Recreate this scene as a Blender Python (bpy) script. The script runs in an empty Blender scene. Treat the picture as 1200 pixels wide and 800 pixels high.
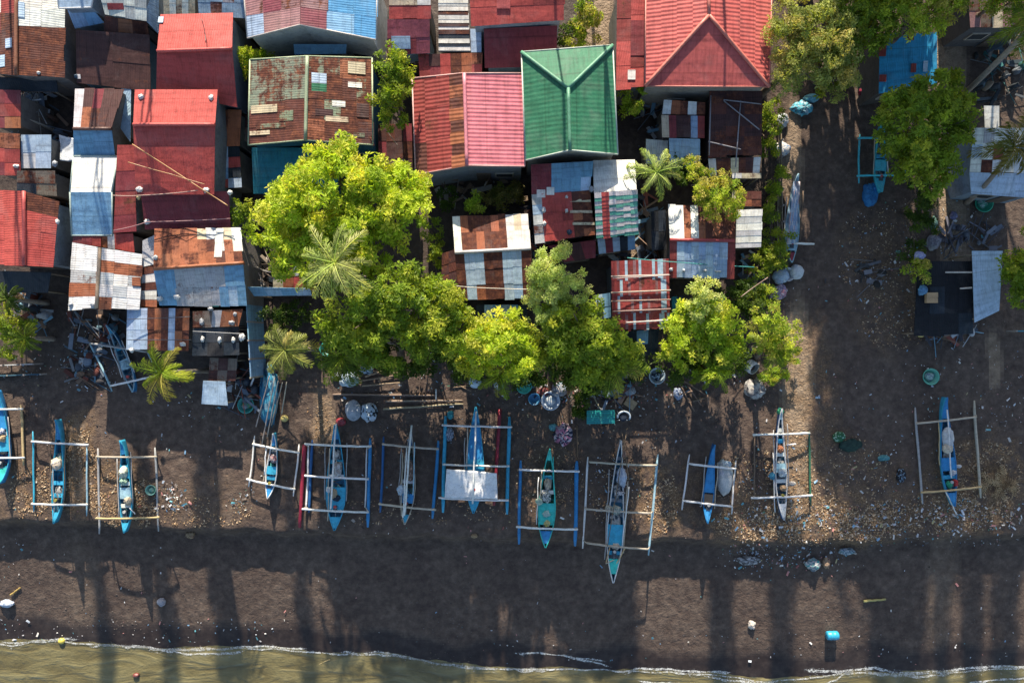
import bpy, math, random
import numpy as np
from mathutils import Vector, noise
rnd = random.Random(7)
C = bpy.context.scene.collection
scene = bpy.context.scene
H = 42.0          # height of the drone above the berm, metres
S = 0.05          # metres on the berm per photograph pixel
SUN_EL, SUN_DX = 23.5, 0.05

def P(px, py, z=0.0):
    """photograph pixel + height above the berm -> world point"""
    k = S * (H - z) / H
    return Vector(((px - 600.0) * k, (400.0 - py) * k, z))

# ------------------------------------------------------------------ terrain profile
def interp(tab, x):
    if x <= tab[0][0]: return tab[0][1]
    for (x0, y0), (x1, y1) in zip(tab, tab[1:]):
        if x <= x1:
            t = (x - x0) / (x1 - x0)
            return y0 + (y1 - y0) * t
    return tab[-1][1]
BERM = [(-400, 611), (0, 611), (60, 611), (120, 612), (200, 617), (300, 622), (400, 624), (520, 629), (620, 631), (740, 631), (800, 632), (860, 634), (900, 636), (960, 633), (1040, 632), (1120, 626), (1200, 624), (1600, 620)]
SHORE = [(-400, 746), (0, 750), (70, 749), (150, 755), (230, 758), (320, 757), (390, 764), (450, 764), (490, 770), (540, 778), (600, 780), (680, 782), (740, 783), (830, 787), (900, 796), (960, 790), (1010, 784), (1050, 787), (1120, 784), (1200, 780), (1600, 772)]
ZW, ZTOE, SCARP_W = -2.0, -0.95, 0.55
def nz(x, y, s, seed=0.0):
    return noise.noise(Vector((x * s + seed * 17.3, y * s - seed * 9.1, seed * 3.7)))
def ground_z(x, y):
    px = 600 + x / S
    yb = (400 - interp(BERM, px)) * S + 0.28 * nz(x, 0, 0.55, 1) + 0.12 * nz(x, y, 1.7, 2)
    ys = (400 - interp(SHORE, 600 + x / (S * 44 / 42))) * S * 44 / 42
    if y >= yb:
        near = max(0.0, 1 - (y - yb) / 1.2)
        if abs(x) < 45 and abs(y) < 35:
            return 0.05 * nz(x, y, 0.5, 3) + 0.035 * nz(x, y, 1.9, 4) - 0.06 * near * near
        return 0.0
    t = (yb - y) / SCARP_W
    if t < 1:
        t2 = t * t * (3 - 2 * t)
        return (ZTOE + 0.06) * t2 - 0.06 + 0.05 * nz(x, y, 2.3, 5) * t
    yt = yb - SCARP_W
    f = (yt - y) / max(0.5, yt - ys)
    z = ZTOE + (ZW - ZTOE) * f
    if y < ys - 6: z = max(z, -6.0)
    return z + (0.02 * nz(x, y, 0.8, 6) + 0.012 * nz(x, y, 2.5, 7) if f < 1.3 else 0)
def G(px, py):
    """photograph pixel -> point on the ground"""
    z = 0.0
    for _ in range(6):
        p = P(px, py, z); z = ground_z(p.x, p.y)
    return P(px, py, z)

# ------------------------------------------------------------------ mesh builder
class MB:
    def __init__(s):
        s.v, s.f, s.c, s.sm = [], [], [], []
    def face(s, idx, col, smooth=False):
        s.f.append(tuple(idx)); s.c.append(col if len(col) == 4 else (*col, 0.0)); s.sm.append(smooth)
    def add(s, vs):
        n = len(s.v); s.v.extend(tuple(v) for v in vs); return n
    def poly(s, vs, col, smooth=False):
        n = s.add(vs); s.face(range(n, n + len(vs)), col, smooth)
    def box(s, c, size, col, rz=0.0, tilt=0.0, jit=0.0, pitch=0.0):
        c = Vector(c); hx, hy, hz = size[0] / 2, size[1] / 2, size[2] / 2
        ca, sa = math.cos(rz), math.sin(rz); vs = []
        for dz in (-hz, hz):
            for dx, dy in ((-hx, -hy), (hx, -hy), (hx, hy), (-hx, hy)):
                j = [rnd.uniform(-jit, jit) for _ in range(3)] if jit else (0, 0, 0)
                z = dz + tilt * dx + pitch * dy
                vs.append((c.x + dx * ca - dy * sa + j[0], c.y + dx * sa + dy * ca + j[1], c.z + z + j[2]))
        n = s.add(vs)
        for q in ((3, 2, 1, 0), (4, 5, 6, 7), (0, 1, 5, 4), (1, 2, 6, 5), (2, 3, 7, 6), (3, 0, 4, 7)):
            s.face([n + i for i in q], col)
    def tube(s, pts, rad, col, n=7, caps=True):
        pts = [Vector(p) for p in pts]
        rad = rad if isinstance(rad, (list, tuple)) else [rad] * len(pts)
        rings = []
        for i, p in enumerate(pts):
            d = (pts[min(i + 1, len(pts) - 1)] - pts[max(i - 1, 0)])
            d = d.normalized() if d.length > 1e-6 else Vector((0, 0, 1))
            a = d.cross(Vector((0, 0, 1)))
            if a.length < 1e-3: a = d.cross(Vector((0, 1, 0)))
            a.normalize(); b = d.cross(a)
            rings.append(s.add([p + (a * math.cos(t) + b * math.sin(t)) * rad[i] for t in (2 * math.pi * k / n for k in range(n))]))
        for i in range(len(pts) - 1):
            for k in range(n):
                k2 = (k + 1) % n
                s.face((rings[i] + k, rings[i] + k2, rings[i + 1] + k2, rings[i + 1] + k), col, True)
        if caps:
            s.face([rings[0] + k for k in range(n)][::-1], col)
            s.face([rings[-1] + k for k in range(n)], col)
    def lathe(s, c, prof, col, n=16, ax=None):
        """prof: (r, z) list; cols per ring band allowed; ax tilts the axis"""
        c = Vector(c)
        up = Vector(ax).normalized() if ax else Vector((0, 0, 1))
        a = up.cross(Vector((0, 1, 0)));
        if a.length < 1e-3: a = up.cross(Vector((1, 0, 0)))
        a.normalize(); b = up.cross(a)
        rings = [s.add([c + up * z + (a * math.cos(t) + b * math.sin(t)) * max(r, 1e-4) for t in (2 * math.pi * k / n for k in range(n))]) for r, z in prof]
        for i in range(len(prof) - 1):
            cc = col[i] if isinstance(col, list) else col
            for k in range(n):
                k2 = (k + 1) % n
                s.face((rings[i] + k, rings[i] + k2, rings[i + 1] + k2, rings[i + 1] + k), cc, True)
    def blob(s, c, r, cols, amp=0.25, freq=2.0, seed=0, nu=14, nv=9, flat=True):
        """lumpy bundle: noisy ellipsoid whose underside is flattened"""
        c = Vector(c); idx = []
        for i in range(nv + 1):
            th = math.pi * i / nv; row = []
            for k in range(nu):
                ph = 2 * math.pi * k / nu
                d = Vector((math.sin(th) * math.cos(ph), math.sin(th) * math.sin(ph), math.cos(th)))
                m = 1 + amp * noise.noise(d * freq + Vector((seed * 5.1, seed, 0))) + amp * 0.6 * noise.noise(d * freq * 2.7 + Vector((seed, 3, 1)))
                z = d.z * m
                if flat: z = max(z, -0.35)
                row.append((c.x + d.x * r[0] * m, c.y + d.y * r[1] * m, c.z + z * r[2]))
            idx.append(s.add(row))
        for i in range(nv):
            for k in range(nu):
                k2 = (k + 1) % nu
                t = noise.noise(Vector((k * 0.55 + seed * 3.3, i * 0.55, seed)))
                col = cols[int((t * 1.3 + 0.5) * len(cols)) % len(cols)] if isinstance(cols, list) else cols
                s.face((idx[i] + k, idx[i + 1] + k, idx[i + 1] + k2, idx[i] + k2), col, True)
    def build(s, name, mat, parent=None, uv='rib'):
        o3 = root_loc(parent) if parent is not None else Vector(s.origin if hasattr(s, 'origin') else (0, 0, 0))
        me = bpy.data.meshes.new(name)
        V = np.array(s.v, dtype=np.float64).reshape(-1, 3) - np.array(o3)
        me.from_pydata(V.tolist(), [], s.f)
        at = me.attributes.new('col', 'FLOAT_COLOR', 'FACE')
        at.data.foreach_set('color', np.array(s.c, dtype=np.float32).ravel())
        me.polygons.foreach_set('use_smooth', np.array(s.sm, dtype=bool))
        me.update()
        if uv == 'rib':
            # u runs across the fall line of each face (metres), v down it
            nrm = np.zeros(len(me.polygons) * 3); me.polygons.foreach_get('normal', nrm); nrm = nrm.reshape(-1, 3)
            ls = np.zeros(len(me.polygons), dtype=int); me.polygons.foreach_get('loop_total', ls)
            li = np.zeros(len(me.loops), dtype=int); me.loops.foreach_get('vertex_index', li)
            fall = np.stack([-nrm[:, 0] * nrm[:, 2], -nrm[:, 1] * nrm[:, 2], nrm[:, 0] ** 2 + nrm[:, 1] ** 2], 1) * -1
            ln = np.linalg.norm(fall, axis=1); flat = ln < 1e-4
            fall[flat] = (0, 1, 0); ln[flat] = 1; fall /= ln[:, None]
            acr = np.cross(nrm, fall)
            fi = np.repeat(np.arange(len(ls)), ls)
            co = V[li] + np.array(o3)
            uvl = me.uv_layers.new(name='UVMap')
            uvl.data.foreach_set('uv', np.stack([(co * acr[fi]).sum(1), (co * fall[fi]).sum(1)], 1).astype(np.float32).ravel())
        me.materials.append(mat)
        o = bpy.data.objects.new(name, me); C.objects.link(o)
        if parent is not None: o.parent = parent
        else: o.location = o3
        return o

def root_loc(o):
    while o.parent is not None: o = o.parent
    return Vector(o.location)
def thing(name, label, cat, loc, group=None):
    o = bpy.data.objects.new(name, None); C.objects.link(o)
    o.location = loc; o.empty_display_size = 0.3
    o['label'] = label; o['category'] = cat
    o['kind'] = 'thing'
    if group: o['group'] = group
    return o
def solo(mb, name, mat, label, cat, loc, group=None, kind=None):
    mb.origin = tuple(loc)
    o = mb.build(name, mat)
    if label: o['label'] = label
    if cat: o['category'] = cat
    if group: o['group'] = group
    o['kind'] = kind or 'thing'
    return o

# ------------------------------------------------------------------ materials
class NT:
    def __init__(s, name):
        s.m = bpy.data.materials.new(name); s.m.use_nodes = True
        s.t = s.m.node_tree; s.t.nodes.clear()
        s.out = s.n('ShaderNodeOutputMaterial')
    def n(s, typ, **kw):
        nd = s.t.nodes.new(typ)
        for k, v in kw.items():
            if k.startswith('i_'):
                key = k[2:]; key = int(key) if key.isdigit() else key.replace('_', ' ')
                nd.inputs[key].default_value = v
            else: setattr(nd, k, v)
        return nd
    def l(s, a, b): s.t.links.new(a, b)
    def noise(s, vec, scale, detail=4, rough=0.6, dist=0.0):
        nd = s.n('ShaderNodeTexNoise', i_Scale=scale, i_Detail=detail, i_Roughness=rough, i_Distortion=dist)
        if vec is not None: s.l(vec, nd.inputs['Vector'])
        return nd.outputs['Fac']
    def ramp(s, fac, stops):
        r = s.n('ShaderNodeValToRGB'); e = r.color_ramp.elements
        while len(e) < len(stops): e.new(0.5)
        for el, (p, c) in zip(e, stops):
            el.position = p; el.color = (*c, 1) if len(c) == 3 else c
        s.l(fac, r.inputs['Fac']); return r.outputs['Color']
    def mix(s, fac, a, b, mode='MIX'):
        m = s.n('ShaderNodeMix', data_type='RGBA', blend_type=mode)
        for sock, v in ((m.inputs[0], fac), (m.inputs[6], a), (m.inputs[7], b)):
            if hasattr(v, 'is_linked'): s.l(v, sock)
            else: sock.default_value = v if not isinstance(v, tuple) or len(v) == 4 else (*v, 1)
        return m.outputs[2]
    def math(s, op, a, b=0.0, clamp=False):
        m = s.n('ShaderNodeMath', operation=op, use_clamp=clamp)
        for sock, v in zip(m.inputs, (a, b)):
            if hasattr(v, 'is_linked'): s.l(v, sock)
            else: sock.default_value = v
        return m.outputs[0]
    def maprange(s, v, a, b, c=0.0, d=1.0):
        m = s.n('ShaderNodeMapRange', i_1=a, i_2=b, i_3=c, i_4=d); s.l(v, m.inputs[0]); return m.outputs[0]
    def bump(s, h, strength, dist, normal=None):
        b = s.n('ShaderNodeBump', i_Strength=strength, i_Distance=dist); s.l(h, b.inputs['Height'])
        if normal is not None: s.l(normal, b.inputs['Normal'])
        return b.outputs['Normal']
    def bsdf(s, col, rough=0.7, metal=0.0, spec=0.3, normal=None):
        b = s.n('ShaderNodeBsdfPrincipled'); b.inputs['Specular IOR Level'].default_value = spec
        for k, v in (('Base Color', col), ('Roughness', rough), ('Metallic', metal)):
            if hasattr(v, 'is_linked'): s.l(v, b.inputs[k])
            else: b.inputs[k].default_value = v if not isinstance(v, tuple) or len(v) == 4 else (*v, 1)
        if normal is not None: s.l(normal, b.inputs['Normal'])
        return b
    def done(s, sh): s.l(sh, s.out.inputs['Surface']); return s.m

def colattr(t):
    a = t.n('ShaderNodeAttribute', attribute_name='col'); return a.outputs['Color'], a.outputs['Alpha']

def mat_roof(name, pitch, depth):
    """painted or bare corrugated sheet: colour per sheet, rust where alpha says so"""
    t = NT(name); col, al = colattr(t)
    geo = t.n('ShaderNodeNewGeometry').outputs['Position']
    uv = t.n('ShaderNodeUVMap').outputs['UV']
    st = t.n('ShaderNodeMapping'); st.inputs['Scale'].default_value = (2.6, 0.55, 1); t.l(uv, st.inputs['Vector'])
    streak = t.noise(st.outputs['Vector'], 1.6, 5, 0.65)
    big = t.noise(geo, 0.75, 5, 0.65, 0.6); fine = t.noise(geo, 9.0, 4, 0.7)
    bd = t.n('ShaderNodeMapping'); bd.inputs['Scale'].default_value = (0.22, 2.3, 1); t.l(uv, bd.inputs['Vector'])
    band = t.noise(bd.outputs['Vector'], 1.5, 4, 0.6)
    rn = t.math('ADD', t.math('MULTIPLY', big, 0.42), t.math('ADD', t.math('MULTIPLY', streak, 0.28), t.math('MULTIPLY', band, 0.30)))
    rn = t.math('ADD', rn, t.math('MULTIPLY', t.math('SUBTRACT', fine, 0.5), 0.25))
    thr = t.math('SUBTRACT', 0.76, t.math('MULTIPLY', al, 0.50))
    mask = t.maprange(t.math('SUBTRACT', rn, thr), -0.02, 0.07)
    rust = t.ramp(t.noise(geo, 3.0, 5, 0.7), [(0.3, (0.04, 0.017, 0.015)), (0.5, (0.095, 0.034, 0.023)), (0.66, (0.19, 0.068, 0.036)), (0.85, (0.36, 0.20, 0.12))])
    dirt = t.ramp(streak, [(0.25, (0.62, 0.6, 0.58)), (0.5, (0.95, 0.95, 0.95)), (0.75, (1.06, 1.06, 1.06))])
    base = t.mix(1.0, col, dirt, 'MULTIPLY')
    base = t.mix(1.0, base, t.ramp(band, [(0.30, (0.72, 0.72, 0.73)), (0.5, (1, 1, 1)), (0.7, (1.1, 1.1, 1.08))]), 'MULTIPLY')
    blot = t.noise(geo, 0.45, 5, 0.7, 0.8)
    base = t.mix(t.maprange(blot, 0.52, 0.72, 0.0, 0.32), base, t.mix(0.5, base, (0.30, 0.28, 0.26, 1)))
    speck = t.ramp(fine, [(0.30, (0.7, 0.68, 0.66)), (0.46, (1, 1, 1)), (0.62, (1, 1, 1)), (0.78, (1.25, 1.22, 1.2))])
    base = t.mix(0.8, base, t.mix(1.0, base, speck, 'MULTIPLY'))
    c = t.mix(mask, base, rust)
    sep = t.n('ShaderNodeSeparateXYZ'); t.l(uv, sep.inputs[0])
    wob = t.math('MULTIPLY', t.math('SUBTRACT', big, 0.5), 0.10)
    lapv = t.math('FRACT', t.math('DIVIDE', t.math('ADD', sep.outputs[1], wob), 1.85)); lapu = t.math('FRACT', t.math('DIVIDE', sep.outputs[0], 0.86))
    seam = t.math('MAXIMUM', t.maprange(lapv, 0.045, 0.015), t.math('MULTIPLY', t.maprange(lapu, 0.05, 0.02), 0.55))
    c = t.mix(t.math('MULTIPLY', seam, t.maprange(fine, 0.3, 0.6, 0.15, 0.55)), c, t.mix(1.0, c, (0.42, 0.36, 0.33, 1), 'MULTIPLY'))
    run = t.n('ShaderNodeMapping'); run.inputs['Scale'].default_value = (5.5, 0.32, 1); t.l(uv, run.inputs['Vector'])
    drip = t.maprange(t.noise(run.outputs['Vector'], 1.3, 4, 0.65), 0.57, 0.72)
    c = t.mix(t.math('MULTIPLY', drip, t.maprange(al, 0.03, 0.5, 0.22, 0.6)), c, t.mix(0.6, c, (0.13, 0.055, 0.035, 1)))
    w = t.math('SINE', t.math('MULTIPLY', sep.outputs[0], 2 * math.pi / pitch))
    dent = t.noise(geo, 1.4, 3, 0.5)
    h = t.math('ADD', t.math('MULTIPLY', w, depth), t.math('MULTIPLY', dent, 0.05))
    nrm = t.bump(h, 0.9, 1.0)
    rough = t.maprange(mask, 0, 1, 0.62, 0.92)
    return t.done(t.bsdf(c, rough, 0.0, 0.22, nrm).outputs[0])

def mat_col(name, rough=0.7, dirt=0.5, scale=3.0, bump=0.3, spec=0.3, bscale=14.0):
    """any painted / woven / wooden thing: face colour broken by dirt and wear"""
    t = NT(name); col, al = colattr(t)
    geo = t.n('ShaderNodeNewGeometry').outputs['Position']
    n1 = t.noise(geo, scale, 5, 0.7); n2 = t.noise(geo, scale * 5, 3, 0.6)
    d = t.ramp(t.math('ADD', t.math('MULTIPLY', n1, 0.6), t.math('MULTIPLY', n2, 0.4)),
               [(0.32, (1 - dirt,) * 3), (0.52, (1, 1, 1)), (0.72, (1 + dirt * 0.25,) * 3)])
    c = t.mix(1.0, col, d, 'MULTIPLY')
    nrm = t.bump(t.noise(geo, bscale, 3, 0.6), bump, 0.04)
    return t.done(t.bsdf(c, rough, 0, spec, nrm).outputs[0])

def mat_leaf(name, trans=0.45):
    t = NT(name); col, al = colattr(t)
    geo = t.n('ShaderNodeNewGeometry').outputs['Position']
    c = t.mix(1.0, col, t.ramp(t.noise(geo, 1.2, 3, 0.6), [(0.3, (0.72, 0.78, 0.7)), (0.7, (1.2, 1.12, 0.95))]), 'MULTIPLY')
    b = t.bsdf(c, 0.5, 0, 0.25)
    tr = t.n('ShaderNodeBsdfTranslucent')
    t.l(t.mix(1.0, c, (1.3, 1.3, 0.45, 1), 'MULTIPLY'), tr.inputs['Color'])
    m = t.n('ShaderNodeMixShader', i_0=trans); t.l(b.outputs[0], m.inputs[1]); t.l(tr.outputs[0], m.inputs[2])
    return t.done(m.outputs[0])

M_ROOF = mat_roof('corrugated_sheet', 0.125, 0.0035)
M_RIB = mat_roof('ribbed_sheet', 0.215, 0.0085)
M_TILE = mat_roof('tile_sheet', 0.24, 0.0035)
M_WALL = mat_col('wall_render', 0.85, 0.45, 1.3)
M_PAINT = mat_col('boat_paint', 0.5, 0.45, 3.5, 0.2, 0.4)
M_WOOD = mat_col('weathered_bamboo', 0.8, 0.4, 5.0)
M_CLOTH = mat_col('woven_plastic', 0.75, 0.4, 3.0, 0.5)
M_PLAST = mat_col('moulded_plastic', 0.4, 0.25, 4.0, 0.1, 0.5)
M_BARK = mat_col('bark', 0.9, 0.5, 6.0, 0.8)
M_LEAF = mat_leaf('leaf', 0.5)
M_LITTER = mat_col('litter', 0.8, 0.3, 6.0, 0.2)
# ================================================================== the setting
def mat_sand():
    t = NT('dark_sand')
    geo = t.n('ShaderNodeNewGeometry').outputs['Position']
    at = t.n('ShaderNodeAttribute', attribute_name='col')   # R dry leaf litter, G wetness and painted gap shade, B pale trodden soil and some painted sunlight
    sep = t.n('ShaderNodeSeparateColor'); t.l(at.outputs['Color'], sep.inputs[0])
    n1 = t.noise(geo, 0.35, 6, 0.65); n2 = t.noise(geo, 2.2, 6, 0.7); n3 = t.noise(geo, 11.0, 4, 0.7)
    base = t.ramp(n2, [(0.25, (0.056, 0.038, 0.032)), (0.5, (0.106, 0.078, 0.062)), (0.75, (0.185, 0.139, 0.107))])
    base = t.mix(t.maprange(n1, 0.4, 0.65), base, t.mix(1.0, base, (0.78, 0.76, 0.78, 1), 'MULTIPLY'))
    soil = t.ramp(n2, [(0.3, (0.24, 0.175, 0.115)), (0.55, (0.36, 0.27, 0.185)), (0.8, (0.48, 0.37, 0.26))])
    c = t.mix(t.math('MULTIPLY', sep.outputs[2], t.maprange(n3, 0.2, 0.6, 0.55, 1.0)), base, soil)
    lit = t.ramp(n3, [(0.3, (0.055, 0.036, 0.024)), (0.48, (0.15, 0.095, 0.055)), (0.62, (0.28, 0.19, 0.11)), (0.8, (0.45, 0.34, 0.22))])
    lm = t.math('MULTIPLY', sep.outputs[0], t.maprange(t.noise(geo, 1.3, 5, 0.7), 0.40, 0.58))
    c = t.mix(lm, c, lit)
    vor = t.n('ShaderNodeTexVoronoi', i_Scale=7.0); t.l(geo, vor.inputs['Vector'])
    peb = t.math('MULTIPLY', t.maprange(vor.outputs['Distance'], 0.11, 0.07), t.maprange(t.noise(geo, 0.8, 3, 0.6), 0.48, 0.66))
    c = t.mix(t.math('MULTIPLY', peb, 0.55), c, (0.30, 0.28, 0.27, 1))
    wet_shade = sep.outputs[1]
    c = t.mix(wet_shade, c, t.mix(1.0, c, (0.36, 0.37, 0.41, 1), 'MULTIPLY'))
    h = t.math('ADD', t.math('MULTIPLY', n2, 0.16), t.math('MULTIPLY', n3, 0.05))
    foot = t.n('ShaderNodeTexVoronoi', i_Scale=2.6); foot.inputs['Randomness'].default_value = 1.0; t.l(geo, foot.inputs['Vector'])
    h = t.math('ADD', h, t.math('MULTIPLY', t.maprange(foot.outputs['Distance'], .05, .32), .035))
    clod = t.noise(geo, 4.5, 3, 0.6, 1.2)
    h = t.math('ADD', h, t.math('MULTIPLY', t.math('MULTIPLY', clod, 0.22), sep.outputs[2]))
    wet_shade_inv = t.math('SUBTRACT', 1.0, t.math('MULTIPLY', wet_shade, 0.9))
    nrm = t.bump(t.math('MULTIPLY', h, wet_shade_inv), 0.85, 1.0)
    rough = t.maprange(wet_shade, 0, 1, 0.95, 0.38)
    return t.done(t.bsdf(c, rough, 0, 0.25, nrm).outputs[0])

def build_ground():
    xs = np.concatenate([-np.geomspace(1200, 34, 26)[:-1], np.arange(-33, 33.01, 0.22), np.geomspace(34, 1200, 26)[1:]])
    ys = np.concatenate([-np.geomspace(1200, 25, 24)[:-1], np.arange(-24, -8.01, 0.16), np.arange(-7.75, 24.01, 0.25), np.geomspace(25, 1200, 24)[1:]])
    mb = MB(); nx, ny = len(xs), len(ys)
    leafy = [(90, 540, 26, 60, 1), (130, 575, 40, 40, .9), (235, 590, 60, 30, .35), (20, 575, 30, 40, .6), (950, 500, 34, 110, .7), (930, 600, 60, 36, 1), (1010, 610, 60, 30, .9), (880, 610, 50, 32, .9),
             (1150, 560, 60, 50, 1), (1100, 600, 100, 26, .8), (775, 590, 30, 45, .9), (640, 560, 60, 70, .3), (1020, 290, 40, 40, .5), (1040, 360, 40, 50, .5), (810, 580, 60, 40, .5), (375, 500, 14, 40, .7), (1000, 560, 60, 40, .5)]
    pale = [(934, 450, 15, 90, 1), (938, 560, 17, 60, .9), (92, 540, 12, 50, .5), (378, 490, 12, 32, .7), (1115, 70, 15, 70, .8), (1112, 245, 18, 55, .9), (1127, 330, 10, 60, .4), (700, 15, 14, 90, .9), (930, 190, 10, 60, .7),  # some of these patches paint sunlit strips into the ground colour
            (745, 285, 10, 45, .8), (1165, 425, 8, 30, .6), (1120, 690, 16, 90, .2), (80, 690, 20, 60, .15)]
    for y in ys:
        mb.v.extend((float(x), float(y), ground_z(x, y)) for x in xs)
    def field(lst, px, py):
        m = 0.0
        for (cx, cy, rx, ry, a) in lst:
            d = ((px - cx) / rx) ** 2 + ((py - cy) / ry) ** 2
            if d < 2.2: m = max(m, a * min(1.0, max(0.0, 1.6 - d * 0.9)))
        return m
    for j in range(ny - 1):
        yc = (ys[j] + ys[j + 1]) / 2
        for i in range(nx - 1):
            xc = (xs[i] + xs[i + 1]) / 2
            n = j * nx + i
            lf = wet_shade_val = pl = 0.0
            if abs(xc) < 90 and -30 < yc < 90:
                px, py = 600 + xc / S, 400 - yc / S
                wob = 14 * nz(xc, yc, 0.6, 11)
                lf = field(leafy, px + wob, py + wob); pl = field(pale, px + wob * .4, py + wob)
                if py < 432 and px < 905 and pl < .3: wet_shade_val = .55 + .2 * nz(xc, yc, .4, 13)  # village ground painted darker to deepen the shade between houses
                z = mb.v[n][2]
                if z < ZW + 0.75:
                    wet_shade_val = min(1.0, max(0.0, (ZW + 0.24 + 0.10 * nz(xc, 0, 0.35, 8) - z) / 0.10))
                if py > 655: wet_shade_val = max(wet_shade_val, 0.10)
            mb.face((n, n + 1, n + 1 + nx, n + nx), (lf, wet_shade_val, pl, 1.0), True)
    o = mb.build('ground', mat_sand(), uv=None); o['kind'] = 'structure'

def build_water():
    t = NT('murky_water')
    geo = t.n('ShaderNodeNewGeometry').outputs['Position']
    mp = t.n('ShaderNodeMapping'); mp.inputs['Scale'].default_value = (0.35, 1.3, 1); mp.inputs['Rotation'].default_value = (0, 0, 0.08); t.l(geo, mp.inputs['Vector'])
    w1 = t.noise(mp.outputs['Vector'], 1.0, 4, 0.55, 0.8); w2 = t.noise(geo, 3.5, 4, 0.6, 0.5)
    c = t.ramp(w1, [(0.3, (0.085, 0.070, 0.030)), (0.5, (0.14, 0.120, 0.054)), (0.7, (0.22, 0.195, 0.095))])
    h = t.math('ADD', t.math('MULTIPLY', w1, 0.22), t.math('MULTIPLY', w2, 0.05))
    b = t.bsdf(c, 0.18, 0, 0.5, t.bump(h, 0.8, 1.0))
    mb = MB()
    xs = list(np.concatenate([-np.geomspace(1200, 40, 12)[:-1], np.arange(-40, 40.1, 0.5), np.geomspace(40, 1200, 12)[1:]]))
    ys = list(np.concatenate([-np.geomspace(1200, 27, 12)[:-1], np.arange(-27, -16.4, 0.5)]))
    for y in ys:
        for x in xs:
            near = abs(x) <= 40 and y >= -27
            mb.v.append((x, y, ZW + (0.03 * nz(x * .5, y * 1.6, 0.6, 21) if near else 0)))
    nx = len(xs)
    for j in range(len(ys) - 1):
        for i in range(nx - 1):
            n = j * nx + i; mb.face((n, n + 1, n + 1 + nx, n + nx), (0, 0, 0), True)
    o = mb.build('water', t.done(b.outputs[0]), uv=None); o['kind'] = 'structure'

FOAM = [[(-30, 750), (5, 753), (15, 754), (30, 751), (45, 749), (62, 748), (75, 747), (95, 749)], [(104, 757), (120, 754), (140, 755), (160, 756), (180, 759), (205, 760), (235, 758), (262, 760), (280, 756), (300, 755), (325, 757), (350, 758), (362, 759)],
        [(190, 760), (220, 764), (245, 765), (270, 764), (290, 760)],
        [(396, 764), (405, 762), (420, 765), (440, 762), (455, 764), (480, 769), (495, 772), (520, 777), (550, 780), (590, 781)],
        [(600, 764), (620, 762), (640, 763), (660, 766), (680, 770), (700, 776), (718, 781)], [(655, 764), (668, 768), (690, 770), (712, 775)], [(600, 783), (625, 784), (645, 784)], [(730, 789), (745, 781), (775, 781), (800, 784), (815, 785), (830, 785), (858, 786)],
        [(745, 796), (790, 799), (840, 802)], [(820, 789), (850, 795), (885, 797), (910, 800), (930, 799)], [(940, 782), (965, 784), (985, 785), (1005, 782), (1025, 780), (1045, 785), (1060, 786), (1085, 785), (1105, 784), (1125, 781), (1160, 780), (1200, 779), (1240, 778)],
        [(1010, 783), (1030, 789), (1050, 788), (1075, 790), (1095, 789), (1120, 784)], [(965, 800), (980, 795), (990, 787), (1005, 783)], [(1130, 799), (1165, 796), (1185, 794), (1210, 792)]]
FOAM.append([(x, y + 1.5) for x, y in SHORE if -100 <= x <= 1300])
def build_foam():
    """lace of spent waves: ribbons whose seaward side breaks up (col: R = density)"""
    mb = MB(); r = random.Random(5)
    for li, line in enumerate(FOAM):
        fat = {10: 2.2, 11: 1.6, 7: 1.4, 3: 1.2, 9: 1.1, 4: .5, 5: .5, len(FOAM) - 1: .3}.get(li, .85)
        pts = []
        for (a, b) in zip(line, line[1:]):
            n = max(2, int(abs(b[0] - a[0]) / 1.5))
            pts += [(a[0] + (b[0] - a[0]) * k / n, a[1] + (b[1] - a[1]) * k / n) for k in range(n)]
        prev = None
        for k, (x, y) in enumerate(pts):
            p = P(x, y + 1.8 * nz(x, li, 0.05, 31), ZW)
            e = min(1, k / 5, (len(pts) - k) / 5)
            w = (0.07 + 0.11 * max(0, nz(x, li, 0.09, 30) + 0.4)) * e * (.6 + .4 * fat)
            tail = fat * (.18 + .5 * max(0, nz(x, li, .035, 33) + .35)) * e
            cur = mb.add([(p.x, yy, max(ZW + 0.045, ground_z(p.x, yy) + 0.02)) for yy in (p.y + w * .7, p.y, p.y - w, p.y - w - tail * .4, p.y - w - tail)])
            if prev is not None:
                for q, dn in enumerate((.5, .82, .5, .28)): mb.face((prev + q, prev + q + 1, cur + q + 1, cur + q), (dn * (.7 + .3 * e), 0, 0), True)
            prev = cur
    t = NT('sea_foam'); geo = t.n('ShaderNodeNewGeometry').outputs['Position']
    at = t.n('ShaderNodeAttribute', attribute_name='col'); sp = t.n('ShaderNodeSeparateColor'); t.l(at.outputs['Color'], sp.inputs[0])
    b = t.bsdf((0.66, 0.68, 0.66), 0.6, 0, 0.3); tr = t.n('ShaderNodeBsdfTransparent')
    n = t.math('ADD', t.math('MULTIPLY', t.noise(geo, 7, 4, .7, 1.0), .6), t.math('MULTIPLY', t.noise(geo, 24, 3, .6), .4))
    th = t.math('SUBTRACT', .74, t.math('MULTIPLY', sp.outputs[0], .37))
    m = t.n('ShaderNodeMixShader'); t.l(t.maprange(t.math('SUBTRACT', n, th), 0.0, 0.12, 0.0, .9), m.inputs[0]); t.l(tr.outputs[0], m.inputs[1]); t.l(b.outputs[0], m.inputs[2])
    o = mb.build('foam', t.done(m.outputs[0]), uv=None); o['kind'] = 'stuff'

build_ground(); build_water(); build_foam()

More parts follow.
